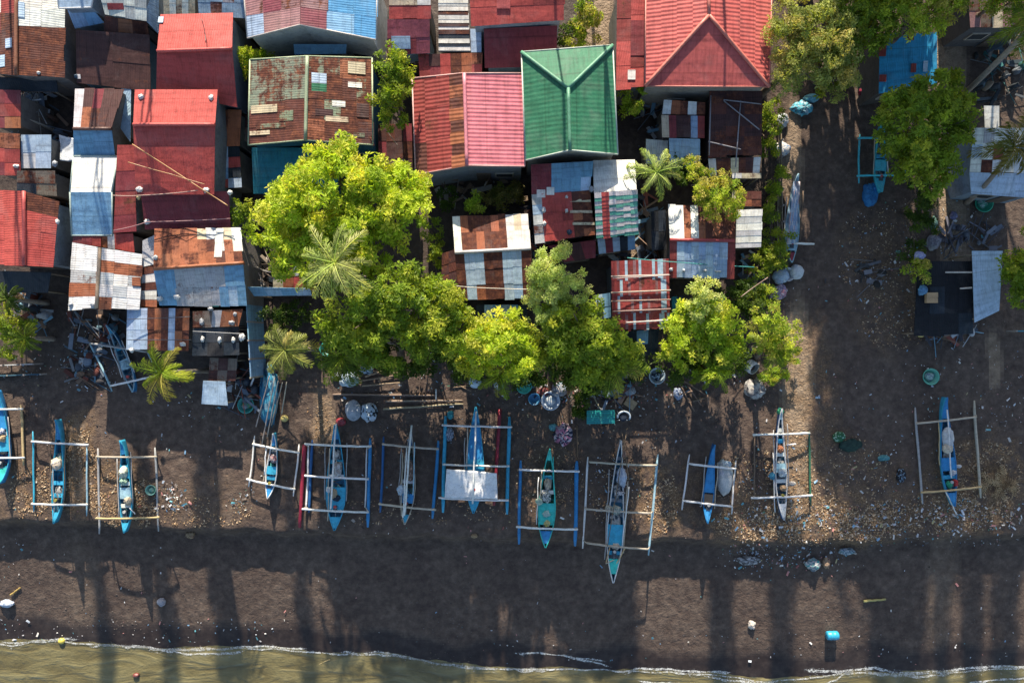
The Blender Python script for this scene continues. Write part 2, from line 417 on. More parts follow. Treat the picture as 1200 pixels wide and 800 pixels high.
# ------------------------------------------------------------------ light and camera
def build_light():
    w = bpy.data.worlds.new('World'); scene.world = w; w.use_nodes = True
    nt = w.node_tree; nt.nodes.clear()
    sky = nt.nodes.new('ShaderNodeTexSky'); sky.sky_type = 'NISHITA'; sky.sun_disc = False
    az = math.atan2(-SUN_DX, 1.0)                        # the sun stands in the north, a little west
    sky.sun_elevation = math.radians(SUN_EL); sky.sun_rotation = az
    bg = nt.nodes.new('ShaderNodeBackground'); bg.inputs[1].default_value = SKY
    out = nt.nodes.new('ShaderNodeOutputWorld')
    nt.links.new(sky.outputs[0], bg.inputs[0]); nt.links.new(bg.outputs[0], out.inputs[0])
    ld = bpy.data.lights.new('sun', 'SUN'); ld.energy = SUN; ld.angle = math.radians(0.53); ld.color = (1.0, 0.88, 0.72)
    lo = bpy.data.objects.new('sun', ld); C.objects.link(lo); lo.location = (0, 60, 60)
    e = math.radians(SUN_EL)
    d = Vector((SUN_DX, -1, 0)).normalized() * math.cos(e) + Vector((0, 0, -math.sin(e)))
    lo.rotation_euler = d.to_track_quat('-Z', 'Y').to_euler()
    cd = bpy.data.cameras.new('camera'); co = bpy.data.objects.new('camera', cd); C.objects.link(co)
    cd.sensor_width = 36; cd.sensor_fit = 'HORIZONTAL'; cd.lens = 36 * H / (1200 * S)
    cd.clip_start = 0.5; cd.clip_end = 4000
    co.location = (0, 0, H); co.rotation_euler = (0, 0, 0)
    scene.camera = co
    vs = scene.view_settings; vs.view_transform = 'Standard'; vs.look = 'None'; vs.gamma = 1; vs.exposure = EXPO; vs.use_curve_mapping = False
SKY, SUN, EXPO = 0.106, 5.0, 1.10
build_light()
# ================================================================== houses
COL = {  # colour of a sheet, rust amount
    'w': ((.60, .60, .58), .22), 'W': ((.72, .71, .66), .10), 'g': ((.40, .41, .42), .38), 'b': ((.28, .40, .54), .12), 'B': ((.19, .37, .55), .16), 'c': ((.55, .47, .33), .42),  # b and B: galvanised sheet with reflected sky blue put into its colour
    'r': ((.43, .075, .065), .10), 's': ((.47, .105, .095), .05), 'd': ((.27, .050, .045), .32), 'm': ((.21, .040, .048), .14), 'v': ((.27, .07, .095), .25), 'q': ((.30, .16, .165), .38),
    'R': ((.115, .040, .030), .62), 'o': ((.33, .115, .055), .5), 'k': ((.07, .032, .03), .45), 'n': ((.022, .032, .045), .0), 'p': ((.56, .165, .20), .05), 'G': ((.030, .155, .085), .04),
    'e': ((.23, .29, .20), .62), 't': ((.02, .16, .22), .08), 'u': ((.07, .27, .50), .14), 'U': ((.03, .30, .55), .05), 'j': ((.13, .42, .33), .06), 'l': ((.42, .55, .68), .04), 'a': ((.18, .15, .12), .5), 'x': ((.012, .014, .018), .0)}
def lerp(a, b, t): return a + (b - a) * t
def vary(c, v=.12):
    m = 1 + rnd.uniform(-v, v); return tuple(max(0, x * m * (1 + rnd.uniform(-v, v) * .35)) for x in c)

SLOPES = []
def roof_slope(mb, q, rows, clean=False, thick=.03, sag=.02, lap=.04, split=None):
    """q = A,B (ridge) C,D (eave) world points; rows from ridge to eave, one letter per sheet along the ridge"""
    A, B, Cc, D = q
    nrm = (B - A if (B - A).length > .05 else Cc - D).cross(D - A).normalized()
    if nrm.z < 0: nrm = -nrm
    nr = len(rows); tint = {}
    for j, row in enumerate(rows):
        nc = len(row)
        for i, ch in enumerate(row):
            col, rust = COL[ch]
            if not clean:
                col = vary(tint.setdefault(ch, vary(col, .10)), .055 if ch not in 'o' else .1); rust = min(1, max(0, rust + rnd.uniform(-.14, .14)))
            s0, s1, t0, t1 = i / nc, (i + 1) / nc, j / nr, (j + 1) / nr
            if not clean:
                s0 -= rnd.uniform(0, lap) / max(1, nc) if i else 0; s1 += rnd.uniform(0, lap) / max(1, nc) if i < nc - 1 else rnd.uniform(-.01, .015)
                t1 += rnd.uniform(.0, lap) if j < nr - 1 else rnd.uniform(-.02, .02)
            lift = (nr - 1 - j) * .012 + (i % 2) * .008 + (0 if clean else rnd.uniform(0, .012))
            n = max(1, int(4 / max(nc, nr))) if clean else max(1, int(3 / max(nc, nr)))
            def pt(s, t, dz=0.0):
                p = lerp(lerp(A, B, s), lerp(D, Cc, s), t)
                w = 0 if clean else sag * nz(p.x, p.y, .9, 41)
                return p + nrm * (lift + dz + w)
            c4 = (*col, rust)
            grid = [[pt(lerp(s0, s1, a / n), lerp(t0, t1, b / n)) for a in range(n + 1)] for b in range(n + 1)]
            base = [mb.add(r) for r in grid]
            for b in range(n):
                for a in range(n):
                    ids = (base[b] + a, base[b] + a + 1, base[b + 1] + a + 1, base[b + 1] + a)
                    pts = [Vector(mb.v[k]) for k in ids]
                    nn = (pts[2] - pts[0]).cross(pts[3] - pts[1])
                    mb.face(ids if nn.z > 0 else ids[::-1], c4)
            rim = [pt(s0, t0), pt(s1, t0), pt(s1, t1), pt(s0, t1)]
            low = [p - nrm * thick for p in rim]
            for k in range(4):
                if (rim[k] - rim[(k + 1) % 4]).length > .02:
                    mb.poly([rim[k], rim[(k + 1) % 4], low[(k + 1) % 4], low[k]], tuple(x * .8 for x in col))
            mb.poly(low[::-1], tuple(x * .7 for x in col))

def Sl(ax, ay, bx, by, cx, cy, dx, dy, zr, ze, *rows, clean=False):
    return dict(px=((ax, ay), (bx, by), (cx, cy), (dx, dy)), z=(zr, zr, ze, ze), rows=rows, clean=clean)

def house(name, label, cat, slopes, wall=(.30, .28, .26), rib=False, ridge=None, group=None, posts=False, patches=(), doors=True, trim=None, wall_letters=None):
    pts = [P(x, y, z) for s in slopes for (x, y), z in zip(s['px'], s['z'])]
    cen = sum(pts, Vector()) / len(pts)
    root = thing(name, label, cat, (cen.x, cen.y, 0), group)
    mb = MB(); edges = {}
    for s in slopes:
        q = [P(x, y, z) for (x, y), z in zip(s['px'], s['z'])]
        s['q'] = q; SLOPES.append((s['px'], q))
        roof_slope(mb, q, s['rows'], s['clean'])
        for k in range(4):
            a, b = (s['px'][k], s['z'][k]), (s['px'][(k + 1) % 4], s['z'][(k + 1) % 4])
            if a[0] == b[0]: continue
            key = frozenset((a, b))
            edges[key] = None if key in edges else (a, b)
    ro = mb.build('roof', M_TILE if rib == 'tile' else M_RIB if rib else M_ROOF, root)
    outer = [e for e in edges.values() if e]
    def inset(pv):
        (x, y), z = pv; p = P(x, y, z); d = Vector((cen.x - p.x, cen.y - p.y, 0))
        L = d.length; return p + d * (min(.22, .2 * L) / max(L, .01)) + Vector((0, 0, -.07))
    if posts:
        done = set()
        for a, b in outer:
            for pv in (a, b):
                if pv in done: continue
                done.add(pv); p = inset(pv)
                m = MB(); m.tube([(p.x, p.y, ground_z(p.x, p.y) - .2), (p.x + .02, p.y, p.z)], .05, vary((.22, .17, .12)), 6)
                m.build('post', M_WOOD, root)
        m = MB()
        for a, b in outer:
            p, q = inset(a), inset(b); m.tube([p, q], .04, (.2, .15, .11), 5)
        m.build('roof_frame', M_WOOD, root)
    else:
        m = MB(); longest = []
        for a, b in outer:
            p, q = inset(a), inset(b)
            n = m.add([p, q, (q.x, q.y, -.25), (p.x, p.y, -.25)])
            m.face((n, n + 1, n + 2, n + 3), tuple(c * .62 for c in vary(wall, .08)))  # wall colour darkened to deepen the shaded gaps
            longest.append(((p - q).length, p, q))
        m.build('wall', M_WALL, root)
        if doors:
            longest.sort(key=lambda e: (-(abs(e[1].x - e[2].x) > abs(e[1].y - e[2].y) and (e[1].y + e[2].y) / 2 < cen.y), -e[0]))
            _, p, q = longest[0]
            if (p - q).length > 1.6:
                d = (q - p); d.z = 0; d.normalize(); out = Vector((d.y, -d.x, 0))
                mid = (p + q) / 2
                if (mid - cen).dot(out) < 0: out = -out
                ang = math.atan2(d.y, d.x); base = Vector((p.x, p.y, 0))
                L = (Vector((q.x, q.y, 0)) - base).length
                top = min(p.z, q.z)
                mm = MB(); c = base + d * (L * .28) + out * .03; mm.box((c.x, c.y, .95), (.8, .07, min(1.9, top - .3)), (.13, .10, .08), ang); mm.build('door', M_WALL, root)
                wn = MB(); c = base + d * (L * .68) + out * .03; wn.box((c.x, c.y, min(1.5, top - .75)), (.9, .06, .7), (.03, .035, .04), ang); wo = wn.build('window', M_WALL, root)
                fr = MB()
                for dx in (-.48, .48): fr.box((c.x + d.x * dx, c.y + d.y * dx, min(1.5, top - .75)), (.06, .09, .82), (.4, .36, .3), ang)
                for dz in (-.38, .38): fr.box((c.x, c.y, min(1.5, top - .75) + dz), (.92, .085, .06), (.4, .36, .3), ang)
                fr.build('frame', M_WALL, wo)
    if trim:
        m = MB()
        for a, b in outer:
            if a[1] == b[1] or True:
                p, q = P(*a[0], a[1]), P(*b[0], b[1])
                m.tube([p + Vector((0, 0, .0)), q + Vector((0, 0, .0))], .045, trim, 5)
        m.build('fascia', M_PAINT, root)
    if ridge:
        for (x0, y0, z0, x1, y1, z1, rc) in ridge:
            m = MB(); a, b = P(x0, y0, z0 + .05), P(x1, y1, z1 + .05)
            n = max(2, int((b - a).length / .6))
            m.tube([lerp(a, b, k / n) + Vector((0, 0, .012 * nz(k, x0, .7, 3))) for k in range(n + 1)], .095, (*rc, .15), 8)
            m.build('ridge_cap', M_PAINT, ro)
    for (x, y, w, h, ch, what) in patches:                   # sheet let into or nailed over a slope
        best = None
        for s in slopes:
            A, B, Cc, D = s['q']
            nn = (B - A if (B - A).length > .05 else Cc - D).cross(D - A).normalized()
            nn = nn if nn.z > 0 else -nn
            ray = P(x, y, 0) - Vector((0, 0, H)); o = Vector((0, 0, H)); dn = ray.dot(nn)
            p = o + ray * ((A - o).dot(nn) / dn)
            ins = all(((b - a).cross(p - a)).z * sg >= -.3 for sg in [1 if (B - A).cross(D - A).z > 0 or (Cc - D).cross(A - D).z < 0 else -1] for a, b in ((A, B), (B, Cc), (Cc, D), (D, A)) if (b - a).length > .05)
            if best is None or ins: best = (p, nn)
            if ins: break
        p, nn = best
        k = S * (H - p.z) / H
        ux = Vector((1, 0, -nn.x / nn.z)).normalized() * w * k / 2; uy = Vector((0, 1, -nn.y / nn.z)).normalized() * h * k / 2
        m = MB(); c4 = (*vary(COL[ch][0], .08), COL[ch][1]); up = nn * .06
        t4 = [p + up - ux - uy, p + up + ux - uy, p + up + ux + uy, p + up - ux + uy]; m.poly(t4, c4)
        lo = [v - nn * .03 for v in t4]
        for k2 in range(4): m.poly([t4[k2 - 1], t4[k2], lo[k2], lo[k2 - 1]], c4)
        m.build(what, M_ROOF, ro)
    return root

K = 'roof_patch'
# ---- top left block
house('house', 'gabled house with brown rusty roof and white sheets on its far end, top left corner', 'house',
  [Sl(19,-8,19,88,-16,84,-16,-8,3.9,3.2,'dkRR','wmRR'), Sl(19,-8,19,88,75,92,77,-8,3.9,3.2,'WwRRR','WwRRR')],
  ridge=[(19,-8,3.9,19,88,3.9,(.22,.09,.05))], patches=[(11,51,10,11,'l',K),(3,72,10,14,'l',K),(25,12,7,18,'l',K)])
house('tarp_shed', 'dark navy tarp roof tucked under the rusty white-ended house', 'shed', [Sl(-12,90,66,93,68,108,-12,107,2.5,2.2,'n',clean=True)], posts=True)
house('house', 'pale grey flat-topped house front at the top edge beside the rusty house', 'house', [Sl(66,-24,112,-24,107,9,69,10,4.4,4.1,'l',clean=True)], wall=(.35,.42,.5), trim=(.6,.6,.6))
house('lean_to', 'blue-grey lean-to roof below the pale flat-topped house front', 'lean-to', [Sl(78,9,107,9,122,27,88,34,3.4,2.9,'bB',clean=False)], wall=(.3,.34,.4))
house('house', 'weathered white sheet roof with dark red skylight, blue-grey side, at top edge', 'house',
  [Sl(112,-24,172,-24,171,25,123,17,4.3,3.8,'gwgw','wgwg','wwgw'), Sl(172,-24,172,25,186,40,186,-24,3.7,3.0,'b')], patches=[(136,8,19,7,'m',K)], wall=(.35,.4,.45))
house('shed', 'narrow orange rusty roof strip under the white roof with skylight', 'shed', [Sl(122,19,172,26,174,41,122,37,3.3,3.0,'RoR')])
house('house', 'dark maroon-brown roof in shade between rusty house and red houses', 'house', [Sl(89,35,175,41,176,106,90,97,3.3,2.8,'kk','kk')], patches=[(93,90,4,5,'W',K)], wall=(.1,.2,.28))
house('shed', 'small cream corrugated roof at top edge above red gable', 'shed', [Sl(191,-10,228,-10,228,17,192,18,4.1,3.7,'cWcWc')])
house('house', 'blue-grey worn roof at top edge right of the cream shed', 'house', [Sl(231,-15,291,-15,288,22,233,18,4.0,3.6,'bbgb','bqbb')])
house('house', 'red gabled house, higher of the two red gables at left', 'house',
  [Sl(184,60,272,57,273,15,188,17,4.9,4.3,'r',clean=True), Sl(184,60,272,57,278,126,183,107,4.9,3.9,'r',clean=True)], wall=(.2,.24,.3), ridge=[(184,60,4.9,272,57,4.9,(.46,.09,.08))], patches=[(189,24,6,8,'l',K)])
house('house', 'red gabled house with two white jugs on its sunny slope, lower red gable at left', 'house',
  [Sl(156,146,252,146,255,105,158,105,5.0,4.5,'r',clean=True), Sl(156,146,252,146,251,228,159,228,5.0,4.0,'r',clean=True)], wall=(.25,.27,.3), ridge=[(156,146,5.0,252,146,5.0,(.46,.09,.08))])
house('lean_to', 'maroon lean-to roof crossed by wires below the lower red gable', 'lean-to', [Sl(165,227,268,224,270,267,170,269,3.7,3.0,'m',clean=True)], wall=(.25,.27,.3))
house('lean_to', 'narrow red and maroon side roof left of the lower red gable', 'lean-to', [Sl(138,170,158,170,160,273,133,275,3.8,3.0,'r','m','d','m')])
house('shed', 'orange rusty side roof right of the lower red gable', 'shed', [Sl(253,128,283,129,281,171,253,172,3.1,2.8,'oo','oo')])
house('shed', 'patched blue, grey and red little roof below the orange side roof', 'shed', [Sl(255,173,281,171,283,219,253,221,2.7,2.4,'ln','lr','Bn','rl')])
house('house', 'rust-brown roof with white left edge and sky-tinted blue south slope', 'house',
  [Sl(86,151,131,151,145,104,88,104,3.6,3.2,'wokkk','wkmkk'), Sl(86,151,131,151,135,183,86,183,3.6,3.0,'BB')], ridge=[(86,151,3.6,131,151,3.6,(.1,.05,.04))])
house('house', 'house with white north slope and plain sky-tinted blue south slope', 'house',
  [Sl(82,225,131,225,138,183,86,183,3.5,3.1,'W',clean=True), Sl(82,225,131,225,132,276,84,276,3.5,2.9,'B',clean=True)], wall=(.3,.38,.42), trim=(.30,.38,.36))
house('shed', 'crooked light-blue sheet roof between rust-brown roof and lower red gable', 'shed', [Sl(146,96,154,95,153,166,130,134,2.8,2.5,'b','l','b')])
house('shed', 'dull red roof on the left edge beside a heap of planks', 'shed', [Sl(-12,105,24,106,25,150,-12,150,3.1,2.9,'mm','dd','mo')])
house('shed', 'red and orange sheet roof on the left edge below the plank heap', 'shed', [Sl(-12,155,24,157,24,205,-12,205,3.0,2.7,'oo','rd','mr')])
house('shed', 'whitish blue-stained sheet roof below the plank heap', 'shed', [Sl(25,158,60,158,60,197,25,197,2.9,2.6,'ll','wl')])
house('shed', 'dark grey roof above the big red left-edge house', 'shed', [Sl(20,200,65,200,66,230,20,226,2.8,2.5,'aa','na')])
house('house', 'red house on the left edge with brown patch at its top corner', 'house',
  [Sl(28,224,28,311,-16,309,-16,222,4.0,3.3,'rrr','rrr'), Sl(28,224,28,311,62,313,70,236,4.0,3.3,'Rrrr','Rrrr')], ridge=[(28,224,4.0,28,311,4.0,(.46,.09,.08))], wall=(.33,.36,.4))
house('tarp_shed', 'dark blue tarp awning under the red left-edge house', 'shed', [Sl(-12,317,60,319,56,343,-12,343,2.3,2.0,'n',clean=True)], posts=True)
house('house', 'grey-white weathered gable with rust bands and vertical ridge', 'house',
  [Sl(117,290,113,361,80,363,85,284,3.5,3.0,'wwgow','wwgow'), Sl(117,290,113,361,163,363,168,298,3.5,3.0,'wogwo','woWgw','wogww')], ridge=[(117,290,3.5,113,361,3.5,(.42,.30,.2))], patches=[(160,330,9,10,'o',K)])
house('shed', 'thin maroon roof strip above the grey-white weathered gable', 'shed', [Sl(86,275,118,276,118,289,85,284,2.9,2.8,'mmd')])
house('shed', 'orange and red patched roof above the grey-white weathered gable', 'shed', [Sl(119,275,156,273,158,296,119,289,2.9,2.7,'oWrrr')])
house('shed', 'narrow striped roof of grey and rust between two gables', 'shed', [Sl(168,282,183,275,184,360,165,359,2.9,2.6,'g','g','w','R','w','R','W','o')])
house('house', 'gable with orange rust north slope and patched sky-tinted blue-grey south slope', 'house',
  [Sl(180,315,286,308,281,267,181,268,3.7,3.3,'oooooooRoR','ooooooRwoW','ooooocwWcw'), Sl(180,315,286,308,290,359,187,358,3.7,3.0,'BBgggggBB','BBgggggBlB')],
  patches=[(261,343,7,17,'o',K),(267,352,8,12,'R',K),(250,355,13,8,'j',K),(257,285,9,34,'W',K)], ridge=[(180,315,3.7,286,308,3.7,(.3,.11,.05))])
house('house', 'half white, half rust-striped roof above the small palm', 'house', [Sl(149,361,222,361,221,411,148,409,2.9,2.6,'lllRoRlRo','lllRoRloR')])
house('shed', 'brown-grey sheet roof strung with white weights above a navy tarp', 'shed', [Sl(226,365,284,362,279,382,226,384,2.9,2.7,'aagoo')])
house('tarp_shed', 'navy tarp roof with white weights beside the blue wall', 'shed', [Sl(226,385,280,383,281,416,225,417,2.6,2.4,'nnx','nxn')], posts=True)
house('hut', 'little hut with light-blue top sheet beside the teal basin', 'hut', [Sl(238,446,264,447,267,475,236,473,2.0,1.7,'l',clean=True)], posts=True)
house('hut', 'brown thatch-like hut roof between navy tarp and light-blue hut', 'hut', [Sl(246,419,278,420,276,446,244,446,2.0,1.8,'aka','kak')], posts=True)
# ---- upper middle
house('house', 'gabled house with faded red left slope and blue right slope at top edge', 'house',
  [Sl(353,-34,352,29,290,45,284,-34,5.2,4.3,'qqq','qvq','qqb'), Sl(353,-34,352,29,441,47,442,-34,5.2,4.3,'uqv','uuB','uuu')], wall=(1.0,.95,.85), trim=(.55,.5,.45))
house('lean_to', 'blue awning strip between the blue-sloped gable and the green-rust gable', 'lean-to', [Sl(344,52,406,52,405,63,345,64,3.2,3.0,'B')])
house('house', 'large gable of faded green and rust sheets', 'house',
  [Sl(360,66,358,164,291,170,293,70,4.8,4.1,'eeRR','eeRR','eeeRR'), Sl(360,66,358,164,437,170,436,68,4.8,4.1,'eRRo','eReR','oReR','oeRk')],
  patches=[(374,92,17,12,'l',K),(374,103,17,9,'G',K),(416,100,16,6,'W',K),(397,122,15,7,'W',K),(310,128,34,9,'c',K),(318,148,38,6,'e',K),(305,156,26,5,'c',K),(336,136,18,12,'e',K),(395,140,26,6,'c',K),(410,158,34,5,'e',K),(418,80,20,14,'c',K),(380,132,20,8,'k',K),(425,130,14,16,'k',K)], ridge=[(360,66,4.8,358,164,4.8,(.27,.33,.22))], wall=(.02,.13,.2), trim=(.35,.42,.27))
house('lean_to', 'dark teal lean-to roof half hidden by the big bright tree', 'lean-to', [Sl(295,173,396,173,394,226,297,226,3.1,2.7,'ttt')], wall=(.02,.13,.2))
house('shed', 'dark red roof with cream strip at the top edge', 'shed', [Sl(456,-10,505,-10,505,22,456,22,4.0,3.7,'ccW','rdr')])
house('house', 'plum coloured roof with blue-grey side at upper middle', 'house', [Sl(454,23,504,23,504,63,454,65,3.7,3.2,'vvv','vmv')], wall=(.25,.38,.52), patches=[(470,50,22,14,'b',K)])
house('shed', 'shed roofed with black and white slats', 'shed', [Sl(514,-6,548,-6,551,62,514,62,3.3,3.0,'W','W','w','W','k','W','W','k','W','k','n','W','n','W','n')])
house('house', 'bright red roof at top edge beside the slatted shed', 'house', [Sl(550,-14,661,-14,661,24,552,31,4.4,4.0,'rrd','rrr')], wall=(.35,.42,.5), patches=[(590,3,16,14,'s',K)])
house('house', 'maroon lower roof under the bright red roof', 'house', [Sl(567,34,653,30,652,78,568,80,3.5,2.9,'m',clean=True)], wall=(.25,.35,.45))
house('shed', 'small light-blue roof piece between slatted shed and maroon roof', 'shed', [Sl(551,34,564,34,564,62,552,62,3.1,2.9,'l')])
house('shed', 'ragged roof of red and rusty scraps above the pink roof', 'shed', [Sl(490,64,566,62,565,88,492,92,3.0,2.8,'dkrRoo','dmrRor')])
house('house', 'gable with pink ribbed right slope and dark red rusty left slope', 'house',
  [Sl(543,86,546,194,487,205,483,92,4.5,3.7,'RoRoRoRo','ddd','ddd','ddR'), Sl(543,86,546,194,615,195,612,86,4.5,3.9,'p',clean=True)], rib=True, ridge=[(544,86,4.5,547,194,4.5,(.6,.22,.26))], wall=(.35,.4,.45), trim=(.5,.3,.28))
house('house', 'green hip roofed house in the upper middle', 'house',
  [Sl(666,103,666,103,718,53,611,61,5.0,4.1,'G',clean=True), Sl(666,103,668,176,616,188,611,61,5.0,4.1,'G',clean=True), Sl(666,103,668,176,724,181,718,53,5.0,4.1,'G',clean=True)], rib='tile',
  ridge=[(666,103,5.0,668,176,5.0,(.09,.25,.16)),(666,103,5.0,611,61,4.1,(.09,.25,.16)),(666,103,5.0,718,53,4.1,(.09,.25,.16))], wall=(.45,.43,.38), trim=(.4,.45,.4))
house('house', 'flat red roof with small white skylight between green and red hip roofs', 'house', [Sl(723,-12,757,-12,756,103,722,105,3.7,3.3,'dr','dr','rd','rr')], patches=[(740,88,9,11,'W',K),(748,45,18,40,'m',K)])
house('house', 'large salmon-red hip roofed house at top', 'house',
  [Sl(830,-34,831,18,756,101,757,-34,5.0,4.2,'s',clean=True), Sl(830,-34,831,18,902,102,905,-34,5.0,4.2,'s',clean=True), Sl(831,18,831,18,902,102,756,101,5.0,4.2,'s',clean=True)], rib=True,
  ridge=[(830,-34,5.0,831,18,5.0,(.52,.17,.13)),(831,18,5.0,756,101,4.2,(.52,.17,.13)),(831,18,5.0,902,102,4.2,(.52,.17,.13))], wall=(.42,.38,.33), trim=(.5,.2,.16))
# ---- right middle cluster
house('shed', 'orange rusty scrap roof under the salmon hip roof', 'shed', [Sl(778,117,826,120,826,135,776,134,2.9,2.7,'WooWo')])
house('shed', 'dark red scrap roof with whitish left edge beside the dark rusty roof', 'shed', [Sl(775,135,826,136,826,162,776,161,2.8,2.6,'cmkkbd')])
house('shed', 'blue-grey sheet roof beside the dark rusty roof', 'shed', [Sl(784,162,820,163,820,195,785,195,2.6,2.3,'bbb')])
house('shed', 'dull grey-blue sheet roof beside the dark narrow path', 'shed', [Sl(757,163,783,165,782,193,757,193,2.3,2.1,'gg')])
house('house', 'dark brown rusty roof with crossed battens below the salmon hip roof', 'house',
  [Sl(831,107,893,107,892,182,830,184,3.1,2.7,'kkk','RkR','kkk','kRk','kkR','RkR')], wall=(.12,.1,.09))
house('shed', 'broken roof of white and rust scraps under the yellow-green shrub', 'shed', [Sl(830,186,892,184,890,205,832,206,2.6,2.4,'wkRcRkw')])
house('shed', 'open roof frame of whitewashed boards', 'shed', [Sl(858,203,892,203,892,209,858,209,2.5,2.45,'Wcc')], posts=True)
house('shed', 'low rust and cream roof piece below the whitewashed open frame', 'shed', [Sl(858,224,892,224,892,242,858,242,2.4,2.3,'cRR','RoR')])
house('house', 'patchwork roof of maroon, blue and rust sheets', 'house',
  [Sl(622,193,694,189,692,223,623,228,3.6,3.4,'mmBBBB','mmBBBl'), Sl(623,228,692,223,697,276,627,285,3.4,2.9,'grrrRR','lrrrRR','wrrdoR','grrrRR','wrrrRo')], patches=[(634,227,10,9,'W',K),(645,224,9,9,'W',K),(680,235,24,3,'c',K),(681,248,26,3,'c',K),(684,262,26,3,'c',K)], wall=(.2,.06,.05))
house('house', 'gable with white north slope and green-white striped south slope', 'house',
  [Sl(696,226,746,222,744,187,695,188,3.6,3.2,'W',clean=True), Sl(696,226,746,222,748,274,699,280,3.6,3.0,*(['wrwwww', 'jrjjjj'] * 6))], wall=(.4,.45,.5), patches=[(735,236,22,16,'G',K)])
house('house', 'gable with white-edged rust north slope and rust and blue striped south slope', 'house',
  [Sl(533,296,622,291,619,250,530,254,3.4,3.0,'WRRoRRRwww','WoRRRoRwcw'), Sl(533,296,622,291,624,350,538,352,3.4,2.8,'RllRRllR','RllRRllR','RloRRlbR')], ridge=[(533,296,3.4,622,291,3.4,(.55,.52,.5))])
house('lean_to', 'small rusty lean-to left of the rust and blue striped roof', 'lean-to', [Sl(518,297,534,292,536,341,517,346,2.6,2.4,'Rk','kR','Rk','aR')])
house('house', 'dark red roof striped with white sheets and battens behind the beach trees', 'house',
  [Sl(716,306,783,303,785,385,718,387,3.1,2.6,'ddqddlddqdlddddldllqd','dddlddqdddqdddddqdlld','ddlddddqddlddqddddlld','dddddqddlddddlddddlldl')], wall=(.1,.12,.15))
house('house', 'gable with rust and white north slope, red ridge and pale blue south slope', 'house',
  [Sl(785,281,861,282,861,242,783,240,3.3,2.9,'wWoWoRoRR','wWoWRRRRo'), Sl(785,281,861,282,860,326,785,325,3.3,2.8,'dlblblbld','dlbbllbbd')], ridge=[(785,281,3.3,861,282,3.3,(.36,.06,.06))])
house('shed', 'plain whitish shed roof right of the red-ridged gable', 'shed', [Sl(863,246,893,245,892,290,862,291,2.7,2.4,'W','w','W','w','W','w')])
house('shed', 'narrow dark roof left of the red-ridged gable', 'shed', [Sl(763,248,780,246,781,292,764,293,2.4,2.2,'xn','nx')])
house('shed', 'dark shanty of planks left of the dark red rusty slope', 'shed', [Sl(443,146,482,145,484,203,444,203,2.6,2.3,'kRkm','mkkR','kkck')])
house('hut', 'blue sheeted hut behind the beach trees under the striped rust roof', 'hut', [Sl(558,357,617,357,617,379,558,380,2.3,2.0,'nlBlBn')])
house('tarp_shed', 'navy tarp shed at the foot of the dark red striped roof', 'shed', [Sl(734,388,772,386,770,416,735,417,2.1,1.8,'nBn','xnn')], posts=True)
house('lean_to', 'long light-blue awning edge left of the big palm', 'lean-to', [Sl(290,336,364,338,366,346,298,347,2.6,2.3,'BbBl')], posts=True)
house('hut', 'brown patched hut roof beside the bare branch left of the big palm', 'hut', [Sl(320,312,356,308,356,336,320,338,2.6,2.3,'kRg','cor')])
# ---- right block
house('house', 'bright blue roof with rust patches between the right-hand trees', 'house', [Sl(1031,40,1098,38,1098,98,1030,110,3.0,2.6,'UU',clean=True)], wall=(.12,.11,.1), patches=[(1034,58,8,16,'d',K),(1067,43,7,9,'d',K),(1070,80,6,10,'d',K),(1034,92,8,8,'d',K),(1084,78,5,12,'l',K)])
house('hut', 'pale grey patched hut under the leaning palm, right edge', 'hut', [Sl(1141,150,1214,150,1214,204,1136,202,3.0,2.6,'WgWwWw','lWdWlW','WRwWww'), Sl(1136,202,1214,204,1214,232,1138,227,2.6,2.2,'lll')], wall=(.3,.4,.5))
house('hut', 'small white roof sheet above the pale grey patched hut', 'hut', [Sl(1153,124,1171,124,1171,150,1154,150,2.6,2.4,'W')], posts=True)
house('house', 'dim cream and brown roof in the top right corner', 'house', [Sl(1134,-10,1214,-10,1214,31,1137,33,3.2,2.8,'aavaqc','qacqva')], wall=(.15,.15,.15))
house('tarp_shed', 'black netted shelter with carton box on top, right side', 'shelter', [Sl(1075,306,1139,306,1141,392,1071,394,1.7,1.5,'xxxx','xnxx','xxxn')], posts=True)
house('tarp_shed', 'light-blue tarp shelter beside the black netted shelter', 'shelter', [Sl(1139,294,1175,294,1171,364,1142,378,2.2,1.8,'l','l',clean=True)], posts=True)

house('shed', 'blue and maroon scrap roof below the green-white striped gable', 'shed', [Sl(700,280,744,276,744,292,702,298,2.4,2.1,'lmlnB')])
house('lean_to', 'dark maroon lean-to under the patchwork roof, above the pale feathery tree', 'lean-to', [Sl(642,288,698,281,698,302,662,307,2.4,2.1,'mkm')])
house('shed', 'ragged blue scrap roof left of the dark red striped roof', 'shed', [Sl(697,346,715,343,716,372,699,374,2.0,1.8,'lB','nB')])
house('shed', 'teal and grey scrap roof right of the dark red striped roof', 'shed', [Sl(787,348,801,346,801,372,788,374,1.9,1.7,'tn','gt')])
house('shed', 'narrow brown plank roof in the gap right of the orange side roof', 'shed', [Sl(284,132,293,132,293,166,284,166,2.2,2.0,'k','a')])

def roof_z(px, py, default):
    """height of the roof that shows at this pixel, where one does"""
    best = None
    for poly, q in SLOPES:
        inside, n = False, 4
        for i in range(4):
            (x0, y0), (x1, y1) = poly[i], poly[(i + 1) % 4]
            if (y0 > py) != (y1 > py) and px < (x1 - x0) * (py - y0) / (y1 - y0) + x0: inside = not inside
        if inside:
            A, B, Cc, D = q; nn = (B - A if (B - A).length > .05 else Cc - D).cross(D - A)
            o = Vector((0, 0, H)); ray = P(px, py, 0) - o; dn = ray.dot(nn)
            if abs(dn) > 1e-6:
                z = (o + ray * ((A - o).dot(nn) / dn)).z
                if best is None or z > best: best = z
    return default if best is None else best
